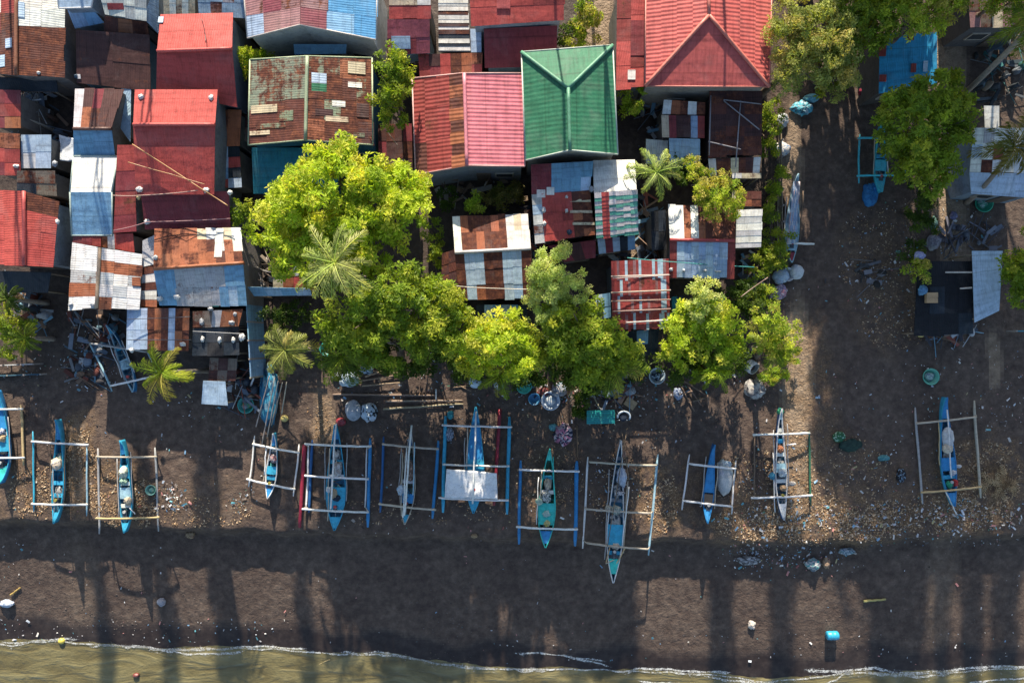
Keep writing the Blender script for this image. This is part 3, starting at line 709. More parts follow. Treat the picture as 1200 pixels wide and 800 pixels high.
# ================================================================== trees and plants
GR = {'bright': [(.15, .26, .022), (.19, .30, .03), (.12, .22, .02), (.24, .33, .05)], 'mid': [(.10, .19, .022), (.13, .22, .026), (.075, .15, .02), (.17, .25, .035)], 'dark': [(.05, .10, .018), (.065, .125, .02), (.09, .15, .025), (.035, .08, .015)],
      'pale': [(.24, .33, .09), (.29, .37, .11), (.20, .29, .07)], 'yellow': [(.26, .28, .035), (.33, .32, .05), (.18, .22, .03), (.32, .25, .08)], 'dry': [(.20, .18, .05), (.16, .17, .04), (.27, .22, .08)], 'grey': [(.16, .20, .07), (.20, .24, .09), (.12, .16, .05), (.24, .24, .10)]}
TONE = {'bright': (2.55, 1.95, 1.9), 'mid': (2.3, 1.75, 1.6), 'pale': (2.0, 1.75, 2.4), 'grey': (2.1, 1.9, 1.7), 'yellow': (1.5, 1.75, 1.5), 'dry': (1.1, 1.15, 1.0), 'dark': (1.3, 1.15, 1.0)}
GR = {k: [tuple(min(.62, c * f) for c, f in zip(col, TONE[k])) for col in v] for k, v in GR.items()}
def leaf(mb, p, d, up, L, W, col):
    """one leaf, folded a little along its midrib"""
    s = d.cross(up)
    if s.length < 1e-4: return
    s.normalize(); n = s.cross(d)
    mid = p + d * L * .5
    k = mb.add([p, mid - s * W / 2 + n * W * .18, p + d * L - up * L * .12, mid + s * W / 2 + n * W * .18])
    mb.face((k, k + 1, k + 2, k + 3), col)
def crown(mb, lobes, r, leaf_l, dens, pal, rosette=7, inner=.35, clump=True):
    """lobes: world centre, (rx, ry, rz); each lobe carries leaf clumps, each clump rosettes of leaves"""
    subs = []
    for c, rad in lobes:
        if not clump: subs.append((c, rad, None)); continue
        m = (rad[0] + rad[1]) / 2
        for _ in range(max(7, int(8 + 10.5 * m ** 1.75))):
            z = r.uniform(-.45, 1); ph = r.uniform(0, 6.283); q = math.sqrt(max(0, 1 - z * z)); f = r.uniform(.5, 1.0) if r.random() < .45 else r.uniform(.9, 1.16)
            sr = min(.42, max(.18, m * .3)) * r.uniform(.55, 1.25)
            subs.append((Vector((c.x + rad[0] * f * q * math.cos(ph), c.y + rad[1] * f * q * math.sin(ph), c.z + rad[2] * f * z)), (sr, sr, sr * .8), r.choice(pal)))
    for c, rad, own in subs:
        area = 4 * math.pi * ((rad[0] * rad[1]) ** .8 + 2 * (rad[0] * rad[2]) ** .8) / 3
        for _ in range(max(5, int(area * dens * (.95 if clump else 1)))):
            z = r.uniform(-.5, 1); ph = r.uniform(0, 2 * math.pi); q = math.sqrt(1 - z * z)
            d = Vector((q * math.cos(ph), q * math.sin(ph), z))
            bump = 1 + .34 * noise.noise(d * 2.8 + c) + .2 * noise.noise(d * 6.5 + c)
            f = (r.uniform(.30, .8) if r.random() < inner else r.uniform(.86, 1.1)) * bump
            p = Vector((c.x + d.x * rad[0] * f, c.y + d.y * rad[1] * f, c.z + d.z * rad[2] * f))
            up = (d + Vector((r.uniform(-.5, .5), r.uniform(-.5, .5), .9))).normalized()
            a = up.cross(Vector((.3, 1, .2))).normalized(); b = up.cross(a)
            base = own if own and r.random() < .7 else r.choice(pal); v = r.uniform(.72, 1.22)
            n = rosette + r.randint(-2, 1)
            for k in range(n):
                t = 2 * math.pi * k / n + r.uniform(-.3, .3)
                dd = (a * math.cos(t) + b * math.sin(t) + up * r.uniform(-.25, .5)).normalized()
                L = leaf_l * r.uniform(.55, 1.2); w = v * r.uniform(.85, 1.15)
                leaf(mb, p + dd * .03, dd, up, L, L * r.uniform(.34, .5), (base[0] * w, base[1] * w, base[2] * w))
def limb(mb, a, b, r0, r1, rr, n=5, sag=.12, col=(.17, .13, .10)):
    a, b = Vector(a), Vector(b); L = (b - a).length; pts, rad = [], []
    for i in range(n + 1):
        t = i / n
        p = lerp(a, b, t) + Vector((rr.uniform(-1, 1), rr.uniform(-1, 1), 0)) * L * .05 * math.sin(math.pi * t) + Vector((0, 0, sag * L * math.sin(math.pi * t)))
        pts.append(p); rad.append(lerp(r0, r1, t))
    mb.tube(pts, rad, col, 7)
def tree(label, base, lobes, pal='mid', leaf_l=.26, dens=9, name='broadleaf_tree', cat='tree', group=None, seed=1, trunk_r=.18, rosette=7, inner=.35, bark=(.17, .13, .10), clump=True):
    """base: pixel on the ground; lobes: (px, py, radius px as it shows, z of centre, flatness)"""
    r = random.Random(seed); b = G(*base); W = []
    for (x, y, rp, z, fl) in lobes:
        k = S * (H - z) / H; q = .90 if clump else 1; W.append((P(x, y, z), (rp * k * q, rp * k * q * r.uniform(.88, 1.1), rp * k * q * fl)))
    root = thing(name, label, cat, tuple(b), group)
    m = MB(); zt = min(w[0].z for w in W) * .55; top = lerp(b, sum((w[0] for w in W), Vector()) / len(W), .5); top.z = zt
    m.tube([b - Vector((0, 0, .15)), lerp(b, top, .12), lerp(b, top, .6), top], [trunk_r * 1.5, trunk_r * 1.1, trunk_r * .9, trunk_r * .8], bark, 9)
    for c, rad in W:
        limb(m, top, c, trunk_r * .6, .035, r, col=bark)
        for _ in range(4):
            e = c + Vector((r.uniform(-.7, .7) * rad[0], r.uniform(-.7, .7) * rad[1], r.uniform(0, .7) * rad[2]))
            limb(m, lerp(top, c, r.uniform(.55, .9)), e, trunk_r * .25, .02, r, 3, col=bark)
    m.build('trunk', M_BARK, root)
    cm = MB(); crown(cm, W, r, leaf_l * (.98 if clump else 1), dens * (.62 if clump else 1), GR[pal], rosette, inner, clump)
    cm.build('crown', M_LEAF, root, uv=None)
    return root
def shrub(label, px, py, rp, z, pal, seed, name='shrub', leaf_l=.2, dens=12, group=None, tall=.8, ex=()):
    r = random.Random(seed); lobes = [(px, py, rp, z, tall)] + [(px + dx, py + dy, rr, z * q, tall) for dx, dy, rr, q in ex]
    b = G(600 + (px - 600) * (H - z) / H, 400 + (py - 400) * (H - z) / H); root = thing(name, label, 'shrub', tuple(b), group)
    W = [(P(x, y, zz), (q * S * (H - zz) / H, q * S * (H - zz) / H, q * S * fl)) for x, y, q, zz, fl in lobes]
    m = MB()
    for c, rad in W:
        for _ in range(3): limb(m, b - Vector((0, 0, .1)), c + Vector((r.uniform(-.5, .5) * rad[0], r.uniform(-.5, .5) * rad[1], .2)), .04, .012, r, 4)
    m.build('stem', M_BARK, root)
    cm = MB(); crown(cm, W, r, leaf_l, dens, GR[pal], 6, .3); cm.build('foliage', M_LEAF, root, uv=None)
    return root
def palm(label, px, py, z, rp, base, seed, n=15, pal='mid', dead=1, trunk=.13, group=None, lift=.5, width=.17):
    r = random.Random(seed); c = P(px, py, z); b = G(*base); root = thing('coconut_palm', label, 'palm tree', tuple(b), group)
    m = MB(); pts = []
    for i in range(9):
        t = i / 8; p = lerp(b, c, t); e = (t * t - t) * .25
        p = Vector((p.x + (c.x - b.x) * e, p.y + (c.y - b.y) * e, p.z)); pts.append(p)
    pts[0].z -= .2
    m.tube(pts, [trunk * (1.5 if i == 0 else 1.1 - .35 * i / 8) for i in range(9)], (.27, .23, .19), 8)
    m.build('trunk', M_BARK, root)
    L = rp * S * (H - z) / H
    cm = MB()
    n = int(n * 1.35)
    for k in range(n + dead):
        az = 2 * math.pi * k * .618 + r.uniform(-.35, .35); dd = k >= n
        el = r.uniform(-.9, -.5) if dd else lerp(1.05, -.15, (k + .5) / n) * (1 if lift else .6)
        LL = L * r.uniform(.75, 1.2) * 1.22
        hd = Vector((math.cos(az), math.sin(az), 0)); side = Vector((-hd.y, hd.x, 0)); spine = []; p = c.copy()
        for i in range(11):
            t = i / 10; ang = el - 1.75 * t ** 1.6 - (.2 if dd else 0)
            spine.append(p.copy()); p = p + (hd * math.cos(ang) + Vector((0, 0, 1)) * math.sin(ang)) * LL / 10
        base_c = (.22, .15, .07) if dd else tuple(x * .8 for x in r.choice(GR[pal])); v = r.uniform(.7, 1.15); tw = r.uniform(-.5, .5)
        cm.tube(spine, [.03 - .0024 * i for i in range(11)], tuple(x * 1.5 for x in base_c) if not dd else base_c, 4, caps=False)
        nl = 34
        for i in range(3, nl):
            t = i / nl; j = min(9, int(t * 10)); q = lerp(spine[j], spine[j + 1], t * 10 - j); tg = (spine[j + 1] - spine[j]).normalized()
            ln = width * LL * 1.7 * (math.sin(math.pi * min(1, .16 + t * .78)) ** .7)
            for sg in (-1, 1):
                if r.random() < .10: continue                       # split and missing leaflets
                d = (side * sg * .8 + tg * r.uniform(.55, 1.1) + Vector((0, 0, -.45 + tw * sg * .6))).normalized(); w = v * r.uniform(.65, 1.25)
                leaf(cm, q, d, Vector((0, 0, 1)), ln * r.uniform(.65, 1.2), .034 + .006 * L, tuple(x * w for x in base_c))
    cm.build('crown', M_LEAF, root, uv=None)
    return root

tree('large bright green tree spreading over the teal lean-to', (425, 325), [(398, 232, 66, 7.4, .6), (352, 258, 46, 6.8, .6), (452, 245, 48, 6.8, .6), (400, 205, 34, 7.6, .6), (342, 228, 26, 6.2, .6), (360, 290, 42, 6.2, .6), (440, 290, 42, 6.3, .6), (470, 222, 30, 6.4, .6), (312, 262, 24, 5.6, .6)], 'bright', .30, 9.5, seed=11, trunk_r=.3)
tree('dark green tree below the big palm, nearest the bamboo poles', (470, 425), [(420, 365, 46, 6.6, .7), (465, 352, 44, 6.8, .6), (505, 372, 44, 6.3, .65), (455, 398, 38, 5.6, .7), (410, 395, 32, 5.2, .7), (528, 380, 26, 5.6, .7), (497, 340, 24, 6.0, .7)], 'mid', .28, 9.5, seed=12, trunk_r=.24)
tree('bright tree in front of the blue sheeted hut', (590, 440), [(578, 402, 34, 5.6, .7), (606, 412, 30, 5.0, .7), (560, 418, 24, 4.6, .7), (598, 388, 20, 5.6, .7), (586, 424, 20, 4.2, .7)], 'bright', .27, 10, seed=13)
tree('feathery pale green tree left of the dark red striped roof', (645, 375), [(650, 318, 30, 6.6, .7), (640, 345, 26, 6.0, .7), (670, 335, 20, 6.2, .7), (636, 312, 18, 6.2, .7)], 'pale', .15, 26, seed=14, rosette=7)
tree('dense tree between the pale feathery tree and the teal table', (685, 425), [(675, 385, 34, 5.8, .7), (708, 392, 32, 6.0, .7), (690, 415, 34, 5.0, .7), (658, 408, 28, 4.8, .7), (722, 415, 24, 4.8, .7), (655, 372, 22, 5.4, .7), (706, 428, 16, 4.0, .7)], 'mid', .27, 10, seed=15)
tree('leafy tree right of the navy tarp shed, over a brushwood heap', (815, 425), [(826, 372, 30, 4.2, .7), (812, 396, 32, 3.8, .7), (846, 392, 28, 3.8, .7), (832, 418, 28, 3.2, .7), (795, 415, 20, 3.2, .7)], 'bright', .26, 10, seed=16)
tree('pale topped sapling above the leafy tree right of the navy tarp shed', (815, 385), [(826, 346, 18, 5.0, .8), (818, 360, 15, 4.7, .8), (834, 354, 12, 4.7, .8)], 'pale', .2, 16, seed=17, trunk_r=.09)
tree('yellowish thin tree near the white bucket', (885, 420), [(905, 372, 24, 4.6, .7), (920, 392, 18, 4.2, .7), (897, 402, 22, 3.6, .7), (915, 412, 14, 3.2, .7)], 'yellow', .2, 11, seed=18, trunk_r=.12)
tree('yellow-green bushy tree over the broken scrap roof', (826, 255), [(842, 228, 26, 4.0, .6), (822, 215, 22, 3.8, .6), (855, 238, 18, 3.8, .6), (812, 200, 16, 3.4, .6)], 'yellow', .17, 18, seed=19, trunk_r=.12)
tree('slim tree between green-rust gable and dark plank shanty', (484, 190), [(457, 72, 18, 5.6, .8), (460, 95, 20, 5.4, .8), (455, 118, 18, 5.0, .8), (461, 138, 14, 4.4, .8), (470, 85, 13, 5.0, .8)], 'mid', .24, 12, seed=20)
tree('grey-green tall tree at the top between salmon hip roof and dark track', (890, 112), [(935, 45, 34, 4.8, .8), (962, 35, 36, 5.2, .7), (940, 80, 30, 4.4, .8), (972, 70, 32, 4.6, .7), (985, 95, 22, 4.0, .7), (925, 15, 26, 4.8, .8)], 'grey', .2, 14, seed=21, trunk_r=.22)
tree('dark green tree in shade at the top above the bright blue roof', (955, 95), [(1000, 12, 36, 5.2, .7), (1022, 30, 28, 5.2, .7), (985, 28, 28, 5.0, .7), (1040, 5, 30, 5.6, .7), (988, 62, 22, 4.6, .8), (1006, 48, 24, 4.8, .8), (975, 95, 16, 3.6, .8)], 'mid', .24, 11, seed=22, trunk_r=.22)
tree('yellowing tree at the top edge beside the brown path', (1015, 75), [(1078, 5, 28, 6.6, .7), (1095, 22, 20, 6.0, .7), (1062, 25, 20, 6.0, .7), (1112, 2, 22, 6.4, .7)], 'yellow', .2, 13, seed=23)
tree('rounded green tree below the bright blue roof on the right', (1035, 190), [(1080, 150, 46, 5.4, .7), (1058, 142, 32, 4.8, .7), (1110, 150, 36, 5.0, .7), (1085, 185, 36, 4.4, .7), (1092, 115, 28, 5.4, .7), (1122, 128, 22, 5.0, .7), (1064, 172, 22, 4.0, .7), (1110, 92, 16, 5.0, .7)], 'mid', .27, 10, seed=24)
tree('tree on the right edge beside the light-blue tarp shelter', (1158, 330), [(1190, 318, 24, 3.8, .8), (1206, 296, 26, 4.2, .8), (1190, 342, 18, 3.4, .8), (1215, 330, 26, 4.0, .8)], 'mid', .25, 11, seed=25)
tree('tree half in the picture at the top right corner', (1110, 40), [(1195, 0, 26, 5.6, .7), (1172, -8, 22, 5.6, .7)], 'yellow', .2, 13, seed=26)
def far(px, py, z): return (600 + (px - 600) * H / (H - z), 400 + (py - 400) * H / (H - z))
for k, (gx, gy, z, rr) in enumerate([(1015, -60, 12, 75), (1050, -110, 14, 85), (1130, -70, 12.3, 85), (1000, -170, 16, 70), (1205, -80, 12.3, 85), (1010, 0, 9, 46), (975, -45, 9.5, 40), (936, -40, 7.4, 24), (940, 0, 4.6, 24), (945, -22, 7.4, 36), (985, -14, 7.6, 40), (957, -95, 13.5, 42), (962, -60, 11, 40), (1000, -60, 11, 50), (1225, -15, 9, 50)]):
    # the wood behind the village, north of the frame, that shades the track
    f = H / (H - z); a = far(gx, gy, z)
    tree('tall wood tree beyond the top edge', (gx, gy), [(a[0], a[1], rr * f * .8, z, .7), (a[0] - rr * f * .5, a[1] + 10, rr * f * .5, z - 2, .8), (a[0] + rr * f * .5, a[1], rr * f * .5, z - 2, .8)], 'dark', .55, 5.5, seed=60 + k, trunk_r=.25, clump=False, group='wood north of the village')
for k, (gx, z0, z1, rr) in enumerate([(59, 13.5, 18.5, 9), (140, 13.5, 19, 10), (210, 13, 17, 15), (307, 13.5, 17, 9), (814, 15, 19, 14), (888, 15.5, 19, 14), (1016, 13, 17, 20), (1035, 13, 17.5, 26), (1083, 13, 18.5, 9), (1118, 13, 18, 12), (1160, 12, 18, 16), (640, 14, 17, 14), (690, 14, 17, 20)]):  # unseen trees added so their crowns cast the beach shade strips
    lob = []
    for z in np.arange(z0, z1 + .1, 1.2):
        a = far(gx, -70, z); lob.append((a[0], a[1], rr * H / (H - z), float(z), 1.6 if rr < 20 else 1.0))
    tree('added slender tree beyond the top edge that shades the beach', (gx, -70), lob, 'dark', .38, 7, seed=80 + k, trunk_r=.10, clump=False, group='added shade-casting trees north of the frame')

palm('big palm rising through the bright tree canopy', 392, 308, 8.8, 45, (436, 330), 31, 15, 'pale', 3, width=.12)
palm('yellow-green palm under the half white, half rust-striped roof', 190, 436, 6.0, 31, (245, 434), 32, 13, 'yellow', 1, width=.14)
palm('dull palm beside the blue wall', 334, 410, 6.2, 31, (372, 409), 33, 14, 'grey', 2)
palm('dark feathery palm half under the canopy near the teal bowl', 402, 418, 5.4, 34, (425, 418), 34, 13, 'mid', 1)
palm('palm with drooping fronds in front of the bright beach tree', 585, 440, 3.6, 24, (586, 437), 35, 11, 'yellow', 2)
palm('yellow-tipped palm beside the teal table', 716, 428, 4.2, 36, (705, 424), 36, 12, 'yellow', 1)
palm('palm over the brushwood heap', 836, 430, 3.6, 28, (815, 428), 37, 12, 'mid', 2, width=.12)
palm('star-shaped banana-like palm beside the striped gable', 769, 202, 4.0, 30, (752, 222), 38, 12, 'pale', 0, width=.13)
palm('leaning palm over the pale grey patched hut', 1188, 172, 6.5, 36, (1133, 238), 39, 14, 'dry', 2)
palm('yellow-green palm by the white bucket', 905, 408, 3.4, 26, (880, 408), 40, 11, 'yellow', 1)
palm('palm on the left edge above the white rail', 10, 350, 4.0, 20, (55, 355), 41, 10, 'dark', 1, width=.12)
palm('small broad-leaved palm just above the white rail', 30, 396, 3.0, 20, (62, 397), 42, 9, 'mid', 1, width=.12)
palm('tall palm trunk leaning out of the top right', 1215, 25, 9.5, 44, (1085, 150), 43, 14, 'mid', 1, trunk=.16)
shrub('bright round shrub behind the white-edged rust gable', 555, 238, 13, 2.2, 'bright', 51)
shrub('dark shrub between the bright tree and the bright round shrub', 524, 232, 12, 1.6, 'dark', 52)
shrub('reddish dry shrubs right of the bright round shrub', 590, 232, 16, 1.6, 'dry', 53, ex=[(-14, 2, 10, .9), (14, -6, 10, .8)])
shrub('small bright shrub under the flat red roof', 742, 116, 15, 2.4, 'bright', 54, ex=[(-6, 10, 9, .8)])
shrub('tall yellow-green hedge beside the pale path at top', 685, 22, 16, 2.0, 'yellow', 55, ex=[(-5, -22, 15, 1), (4, 16, 14, .9), (-10, 26, 12, .8)])
shrub('dark shrub between green hip roof and its neighbour hedge', 662, 40, 12, 1.5, 'dark', 56)
shrub('shrub beside the red gable, left of the green-rust gable', 288, 68, 9, 3.2, 'bright', 57, ex=[(2, 16, 8, .8), (6, -6, 7, .9), (22, -2, 7, .7)])
shrub('leafy shrub below the teal lean-to, right of the wires', 284, 242, 14, 3.0, 'mid', 58, ex=[(4, 18, 12, .9)])
shrub('dark shrub mass under the yellow-green bushy tree', 796, 198, 14, 2.2, 'dark', 59, ex=[(12, 10, 12, .9), (-8, -8, 10, .9)])
shrub('dim hedge strip beside the dark track, right of the blue bundle', 1076, 240, 15, 1.8, 'dark', 60, ex=[(2, 28, 15, .9), (-4, 55, 13, .8), (4, -18, 12, 1)])
shrub('yellow-green shrub by the corner of the black netted shelter', 1076, 318, 13, 1.8, 'yellow', 61, ex=[(4, -10, 8, .9)])
shrub('green shrubs between the two beach roofs, right of the pale roof', 858, 348, 16, 1.4, 'dark', 62, ex=[(20, -2, 14, .9), (30, 14, 14, .9)])
shrub('roadside shrub above the white and blue sack', 905, 145, 14, 1.6, 'mid', 63, ex=[(-5, 30, 12, .8), (2, -14, 12, 1)])
shrub('row of weeds along the boat under the blue cover', 908, 225, 10, 1.1, 'mid', 64, ex=[(-8, 28, 10, .9), (8, 52, 11, .9), (-8, 60, 12, .8), (2, 80, 12, .8), (10, -20, 8, 1)])
shrub('bushes beside the white foam boxes', 905, 300, 12, 1.2, 'mid', 65, ex=[(-18, 14, 12, .9), (-24, 38, 12, .9), (-6, 50, 12, .8)])
shrub('dark leafy plants under the left-edge palm', 12, 372, 18, 2.0, 'mid', 66, ex=[(18, 20, 14, .8), (6, 34, 14, .8)])
shrub('low plants at the foot of the beach trees left of the teal table', 682, 466, 8, .7, 'dark', 67, ex=[(-3, 16, 6, .8), (10, -10, 8, .9)], leaf_l=.22)
shrub('undergrowth at the edge of the blue awning left of the big palm', 322, 375, 16, 1.6, 'dark', 68, ex=[(16, 10, 12, .8), (28, -8, 12, .8)])
shrub('shrubs filling the gap right of the small rusty lean-to', 528, 352, 10, 1.8, 'bright', 69, ex=[(-16, -6, 10, .9), (-8, -32, 12, .9)])
shrub('shrub at the back of the big bright tree, beside dark slope', 505, 268, 12, 2.2, 'mid', 70, ex=[(4, 24, 10, .9)])
shrub('weeds at the edge of the pale soil, right of the yellowish tree', 925, 415, 10, .8, 'yellow', 71, ex=[(-8, 18, 9, .8), (-22, 26, 8, .7)])

for k, (x, y, rp, z, lab) in enumerate([(425, 412, 22, 2.0, 'added dark shading bushes under the canopy beside the teal bowl'), (500, 412, 24, 2.0, 'added dark shading bushes under the canopy above the long bamboo poles'), (575, 424, 20, 2.0, 'added shading bushes under the bright beach tree'), (645, 426, 22, 2.2, 'added shading bushes between the bright beach tree and the dense tree'), (705, 430, 22, 2.2, 'added shading bushes under the dense tree behind the teal table'), (822, 420, 22, 1.8, 'added shading bushes under the leafy tree beside the brushwood heap'), (612, 392, 18, 2.4, 'added dark shading bushes behind the bright beach tree')]):  # hidden bushes added below the crowns to shade the sand
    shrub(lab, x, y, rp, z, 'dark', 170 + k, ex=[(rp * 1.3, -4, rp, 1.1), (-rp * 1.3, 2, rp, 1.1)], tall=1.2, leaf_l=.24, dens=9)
# ================================================================== outrigger boats
BL = {'cyan': (.04, .34, .52), 'blue': (.03, .22, .48), 'deep': (.02, .10, .26), 'teal': (.04, .48, .42), 'aqua': (.06, .45, .54), 'white': (.70, .70, .68), 'tan': (.48, .36, .19), 'bamboo': (.45, .40, .32), 'grey': (.36, .36, .36), 'red': (.24, .02, .04),
      'green': (.03, .12, .07), 'pale': (.30, .48, .56), 'navy': (.045, .17, .28), 'brown': (.17, .12, .08), 'ochre': (.33, .24, .12), 'slate': (.16, .24, .33)}
def banca(label, bow, stern, B, hull='cyan', trim='white', inside='slate', floats=(), beams=(), decks=(), thwarts=(.3, .5, .7), poles=(), zf=.16, depth=.55, group='outrigger boats drawn up on the beach'):
    z0 = (G(*bow).z + G(*stern).z) / 2 if G(*stern).z > -.5 else 0.0
    B *= .88; ab, as_ = P(*bow, z0 + .6), P(*stern, z0 + .6)
    L = (as_ - ab).length; d = (as_ - ab); d.z = 0; d.normalize(); s = Vector((-d.y, d.x, 0)); mid = (ab + as_) / 2
    root = thing('outrigger_boat', label, 'boat', (mid.x, mid.y, z0), group)
    def half(t): return B * .54 * max(.035, (t / .6) ** .8 * (1.15 - .15 * t / .6) if t < .6 else 1 - .96 * ((t - .6) / .4) ** 2.4)
    def gun(t): return z0 + depth + .26 * abs(2 * t - 1) ** 4 + (.12 if t < .5 else .04) * abs(2 * t - 1) ** 8
    def keel(t): return z0 + .03 + .34 * abs(2 * t - 1) ** 6
    N = 40; hb = MB(); ring = []
    prof = [(-1, 1), (-.97, .72), (-.80, .38), (-.42, .10), (0, 0), (.42, .10), (.80, .38), (.97, .72), (1, 1)]
    for i in range(N + 1):
        t = i / N; c = ab + d * (L * t); w, g, k = half(t), gun(t), keel(t)
        out = [c + s * (w * a) + Vector((0, 0, k + (g - k) * h - c.z)) for a, h in prof]
        fl = k + (g - k) * .30
        wi = max(.012, w - .045)
        inn = [c + s * (wi * a) + Vector((0, 0, z - c.z)) for a, z in ((-1, g), (-.86, fl + .06), (-.5, fl), (.5, fl), (.86, fl + .06), (1, g))]
        ring.append(hb.add(out + inn))
    hc, tc, ic = vary(BL[hull], .08), BL[trim], BL[inside]
    for i in range(N):
        a, b = ring[i], ring[i + 1]
        for k in range(8): hb.face((a + k, b + k, b + k + 1, a + k + 1), hc if 0 < k < 7 else tuple(x * 1.12 for x in hc), True)
        for k in range(9, 14): hb.face((a + k, a + k + 1, b + k + 1, b + k), vary(tuple(lerp(x, y, .65) for x, y in zip(ic, tc)) if i % 4 == 1 else ic, .14))
        hb.face((a, a + 9, b + 9, b), tc); hb.face((a + 8, b + 8, b + 14, a + 14), tc)
    for e in (ring[0], ring[-1]): hb.face([e + k for k in range(9)], hc)
    hb.build('hull', M_PAINT, root)
    gm = MB()
    for sg in (-1, 1):
        gm.tube([ab + d * (L * t) + s * (sg * half(t)) + Vector((0, 0, gun(t) + .015 - ab.z)) for t in (k / 18 for k in range(19))], .028, tc, 5)
    gm.build('gunwale', M_PAINT, root)
    for (t0, t1, col) in decks:
        m = MB(); n = 5; prev = None
        for k in range(n + 1):
            t = lerp(t0, t1, k / n); c = ab + d * (L * t); w = max(.02, half(t) - .03); z = gun(t) + .02
            cur = m.add([c + s * (w * a) + Vector((0, 0, z + (.04 * (1 - a * a)) - c.z)) for a in (-1, 0, 1)] + [c + s * (w * a) + Vector((0, 0, z - .05 - c.z)) for a in (-1, 1)])
            if prev is not None:
                for q in (0, 1): m.face((prev + q, cur + q, cur + q + 1, prev + q + 1), vary(BL[col], .06))
                m.face((prev + 3, prev, cur, cur + 3), BL[col]); m.face((prev + 2, prev + 4, cur + 4, cur + 2), BL[col])
            if k in (0, n): m.face((cur, cur + 1, cur + 2, cur + 4, cur + 3), BL[col])
            prev = cur
        m.build('deck', M_PAINT, root)
    for t in thwarts:
        m = MB(); c = ab + d * (L * t); m.box((c.x, c.y, gun(t) - .06), (.22, half(t) * 2 - .08, .035), vary(BL['cyan' if rnd.random() < .6 else 'white'], .2), math.atan2(d.y, d.x)); m.build('thwart', M_PAINT, root)
    rp = MB(); pr = []                                      # mooring line and nets thrown along the bottom boards
    for k in range(34):
        t = .2 + .62 * k / 33; c = ab + d * (L * t); pr.append(c + s * (half(t) * .6 * math.sin(k * 2.3 + L * 9)) + Vector((0, 0, keel(t) + (gun(t) - keel(t)) * .42 + .05 * math.sin(k * 1.3) - c.z)))
    rp.tube(pr, .022, rnd.choice([(.42, .38, .28), (.1, .3, .26), (.5, .5, .48), (.3, .18, .1)]), 4); rp.build('rope', M_CLOTH, root)
    for t in (rnd.uniform(.26, .42), rnd.uniform(.5, .72)):
        nm = MB(); c = ab + d * (L * t)
        nm.blob((c.x, c.y, gun(t) - .16), (half(t) * .7, half(t) * 1.3, .16), [rnd.choice([(.05, .22, .2), (.2, .17, .14), (.36, .36, .34), (.07, .13, .2)]), (.3, .3, .28), (.04, .06, .08)], .5, 4.5, L * 31, 14, 9); nm.build('net_pile', M_CLOTH, root)
    en = MB(); t = .8; c = ab + d * (L * t); q = math.atan2(d.y, d.x)
    en.box((c.x, c.y, gun(t) + .02), (.34, .22, .2), (.05, .06, .07), q); en.tube([(c.x, c.y, gun(t) + .1), (c.x + d.x * .8, c.y + d.y * .8, gun(t) - .1)], .03, (.25, .25, .26), 6)
    en.tube([(c.x - d.x * .12, c.y - d.y * .12, gun(t) + .1), (c.x - d.x * .12, c.y - d.y * .12, gun(t) + .2)], .09, rnd.choice([(.4, .06, .05), (.4, .4, .38), (.3, .25, .05)]), 8); en.build('engine', M_PAINT, root)
    for sg in (-1, 1):                                      # bamboo rail lashed along each side under the beams
        if rnd.random() < .75 and beams:
            m = MB(); t0, t1 = rnd.uniform(.12, .3), rnd.uniform(.68, .85); n = 8
            m.tube([ab + d * (L * lerp(t0, t1, k / n)) + s * (sg * (B / 2 + .10 + .02 * math.sin(k * 1.3 + L))) + Vector((0, 0, z0 + depth + .06 - ab.z + .02 * math.sin(k + B * 9))) for k in range(n + 1)], .028, rnd.choice([BL['bamboo'], BL['grey'], BL['white'], BL['brown']]), 6); m.build('side_rail', M_WOOD, root)
    zb = z0 + depth + .14
    for (a, b, r, col) in floats:
        za, zb2 = [G(*p).z for p in (a, b)]
        pa, pb = P(*a, max(za, z0 - .3) + zf), P(*b, max(zb2, z0 - .3) + zf); n = 9; m = MB()
        up = .05
        m.tube([lerp(pa, pb, k / n) + Vector((0, 0, up * (abs(2 * k / n - 1) ** 3)  + .015 * rnd.uniform(-1, 1))) + s * (.012 * math.sin(k * .8 + a[0])) for k in range(n + 1)], [r * (.55 if k in (0, n) else rnd.uniform(.92, 1.05)) for k in range(n + 1)], vary(BL[col], .06), 8)
        m.build('outrigger_float', M_WOOD if col in ('tan', 'bamboo', 'grey', 'white') else M_PAINT, root)
    for bm in beams:
        a, b = bm[0], bm[1]; col = bm[2] if len(bm) > 2 else 'white'
        pa, pb = P(*a, zb - .1), P(*b, zb - .1); n = 10; m = MB()
        m.tube([lerp(pa, pb, k / n) + Vector((0, 0, .14 * (1 - abs(2 * k / n - 1) ** 2.2))) + d * rnd.uniform(-.012, .012) for k in range(n + 1)], [.06 * rnd.uniform(.9, 1.1) for _ in range(n + 1)], vary(BL[col], .07), 7)
        o = m.build('outrigger_beam', M_WOOD, root)
        lash = MB()
        for (fa, fb, fr, fc) in floats:                     # bamboo struts and lashings down to each float
            ax = Vector(P(*a)); f0, f1 = P(*fa), P(*fb)
            e = pa if (pa - lerp(f0, f1, .5)).length < (pb - lerp(f0, f1, .5)).length else pb
            dd = f1 - f0; tt = max(.03, min(.97, (e - f0).dot(dd) / dd.length_squared)); q = lerp(f0, f1, tt)
            lash.tube([(e.x * .97 + q.x * .03, e.y, e.z + .02), (q.x, q.y, max(q.z, ground_z(q.x, q.y)) + .1)], .035, BL['bamboo'], 5)
        if lash.v: lash.build('lashing', M_WOOD, o)
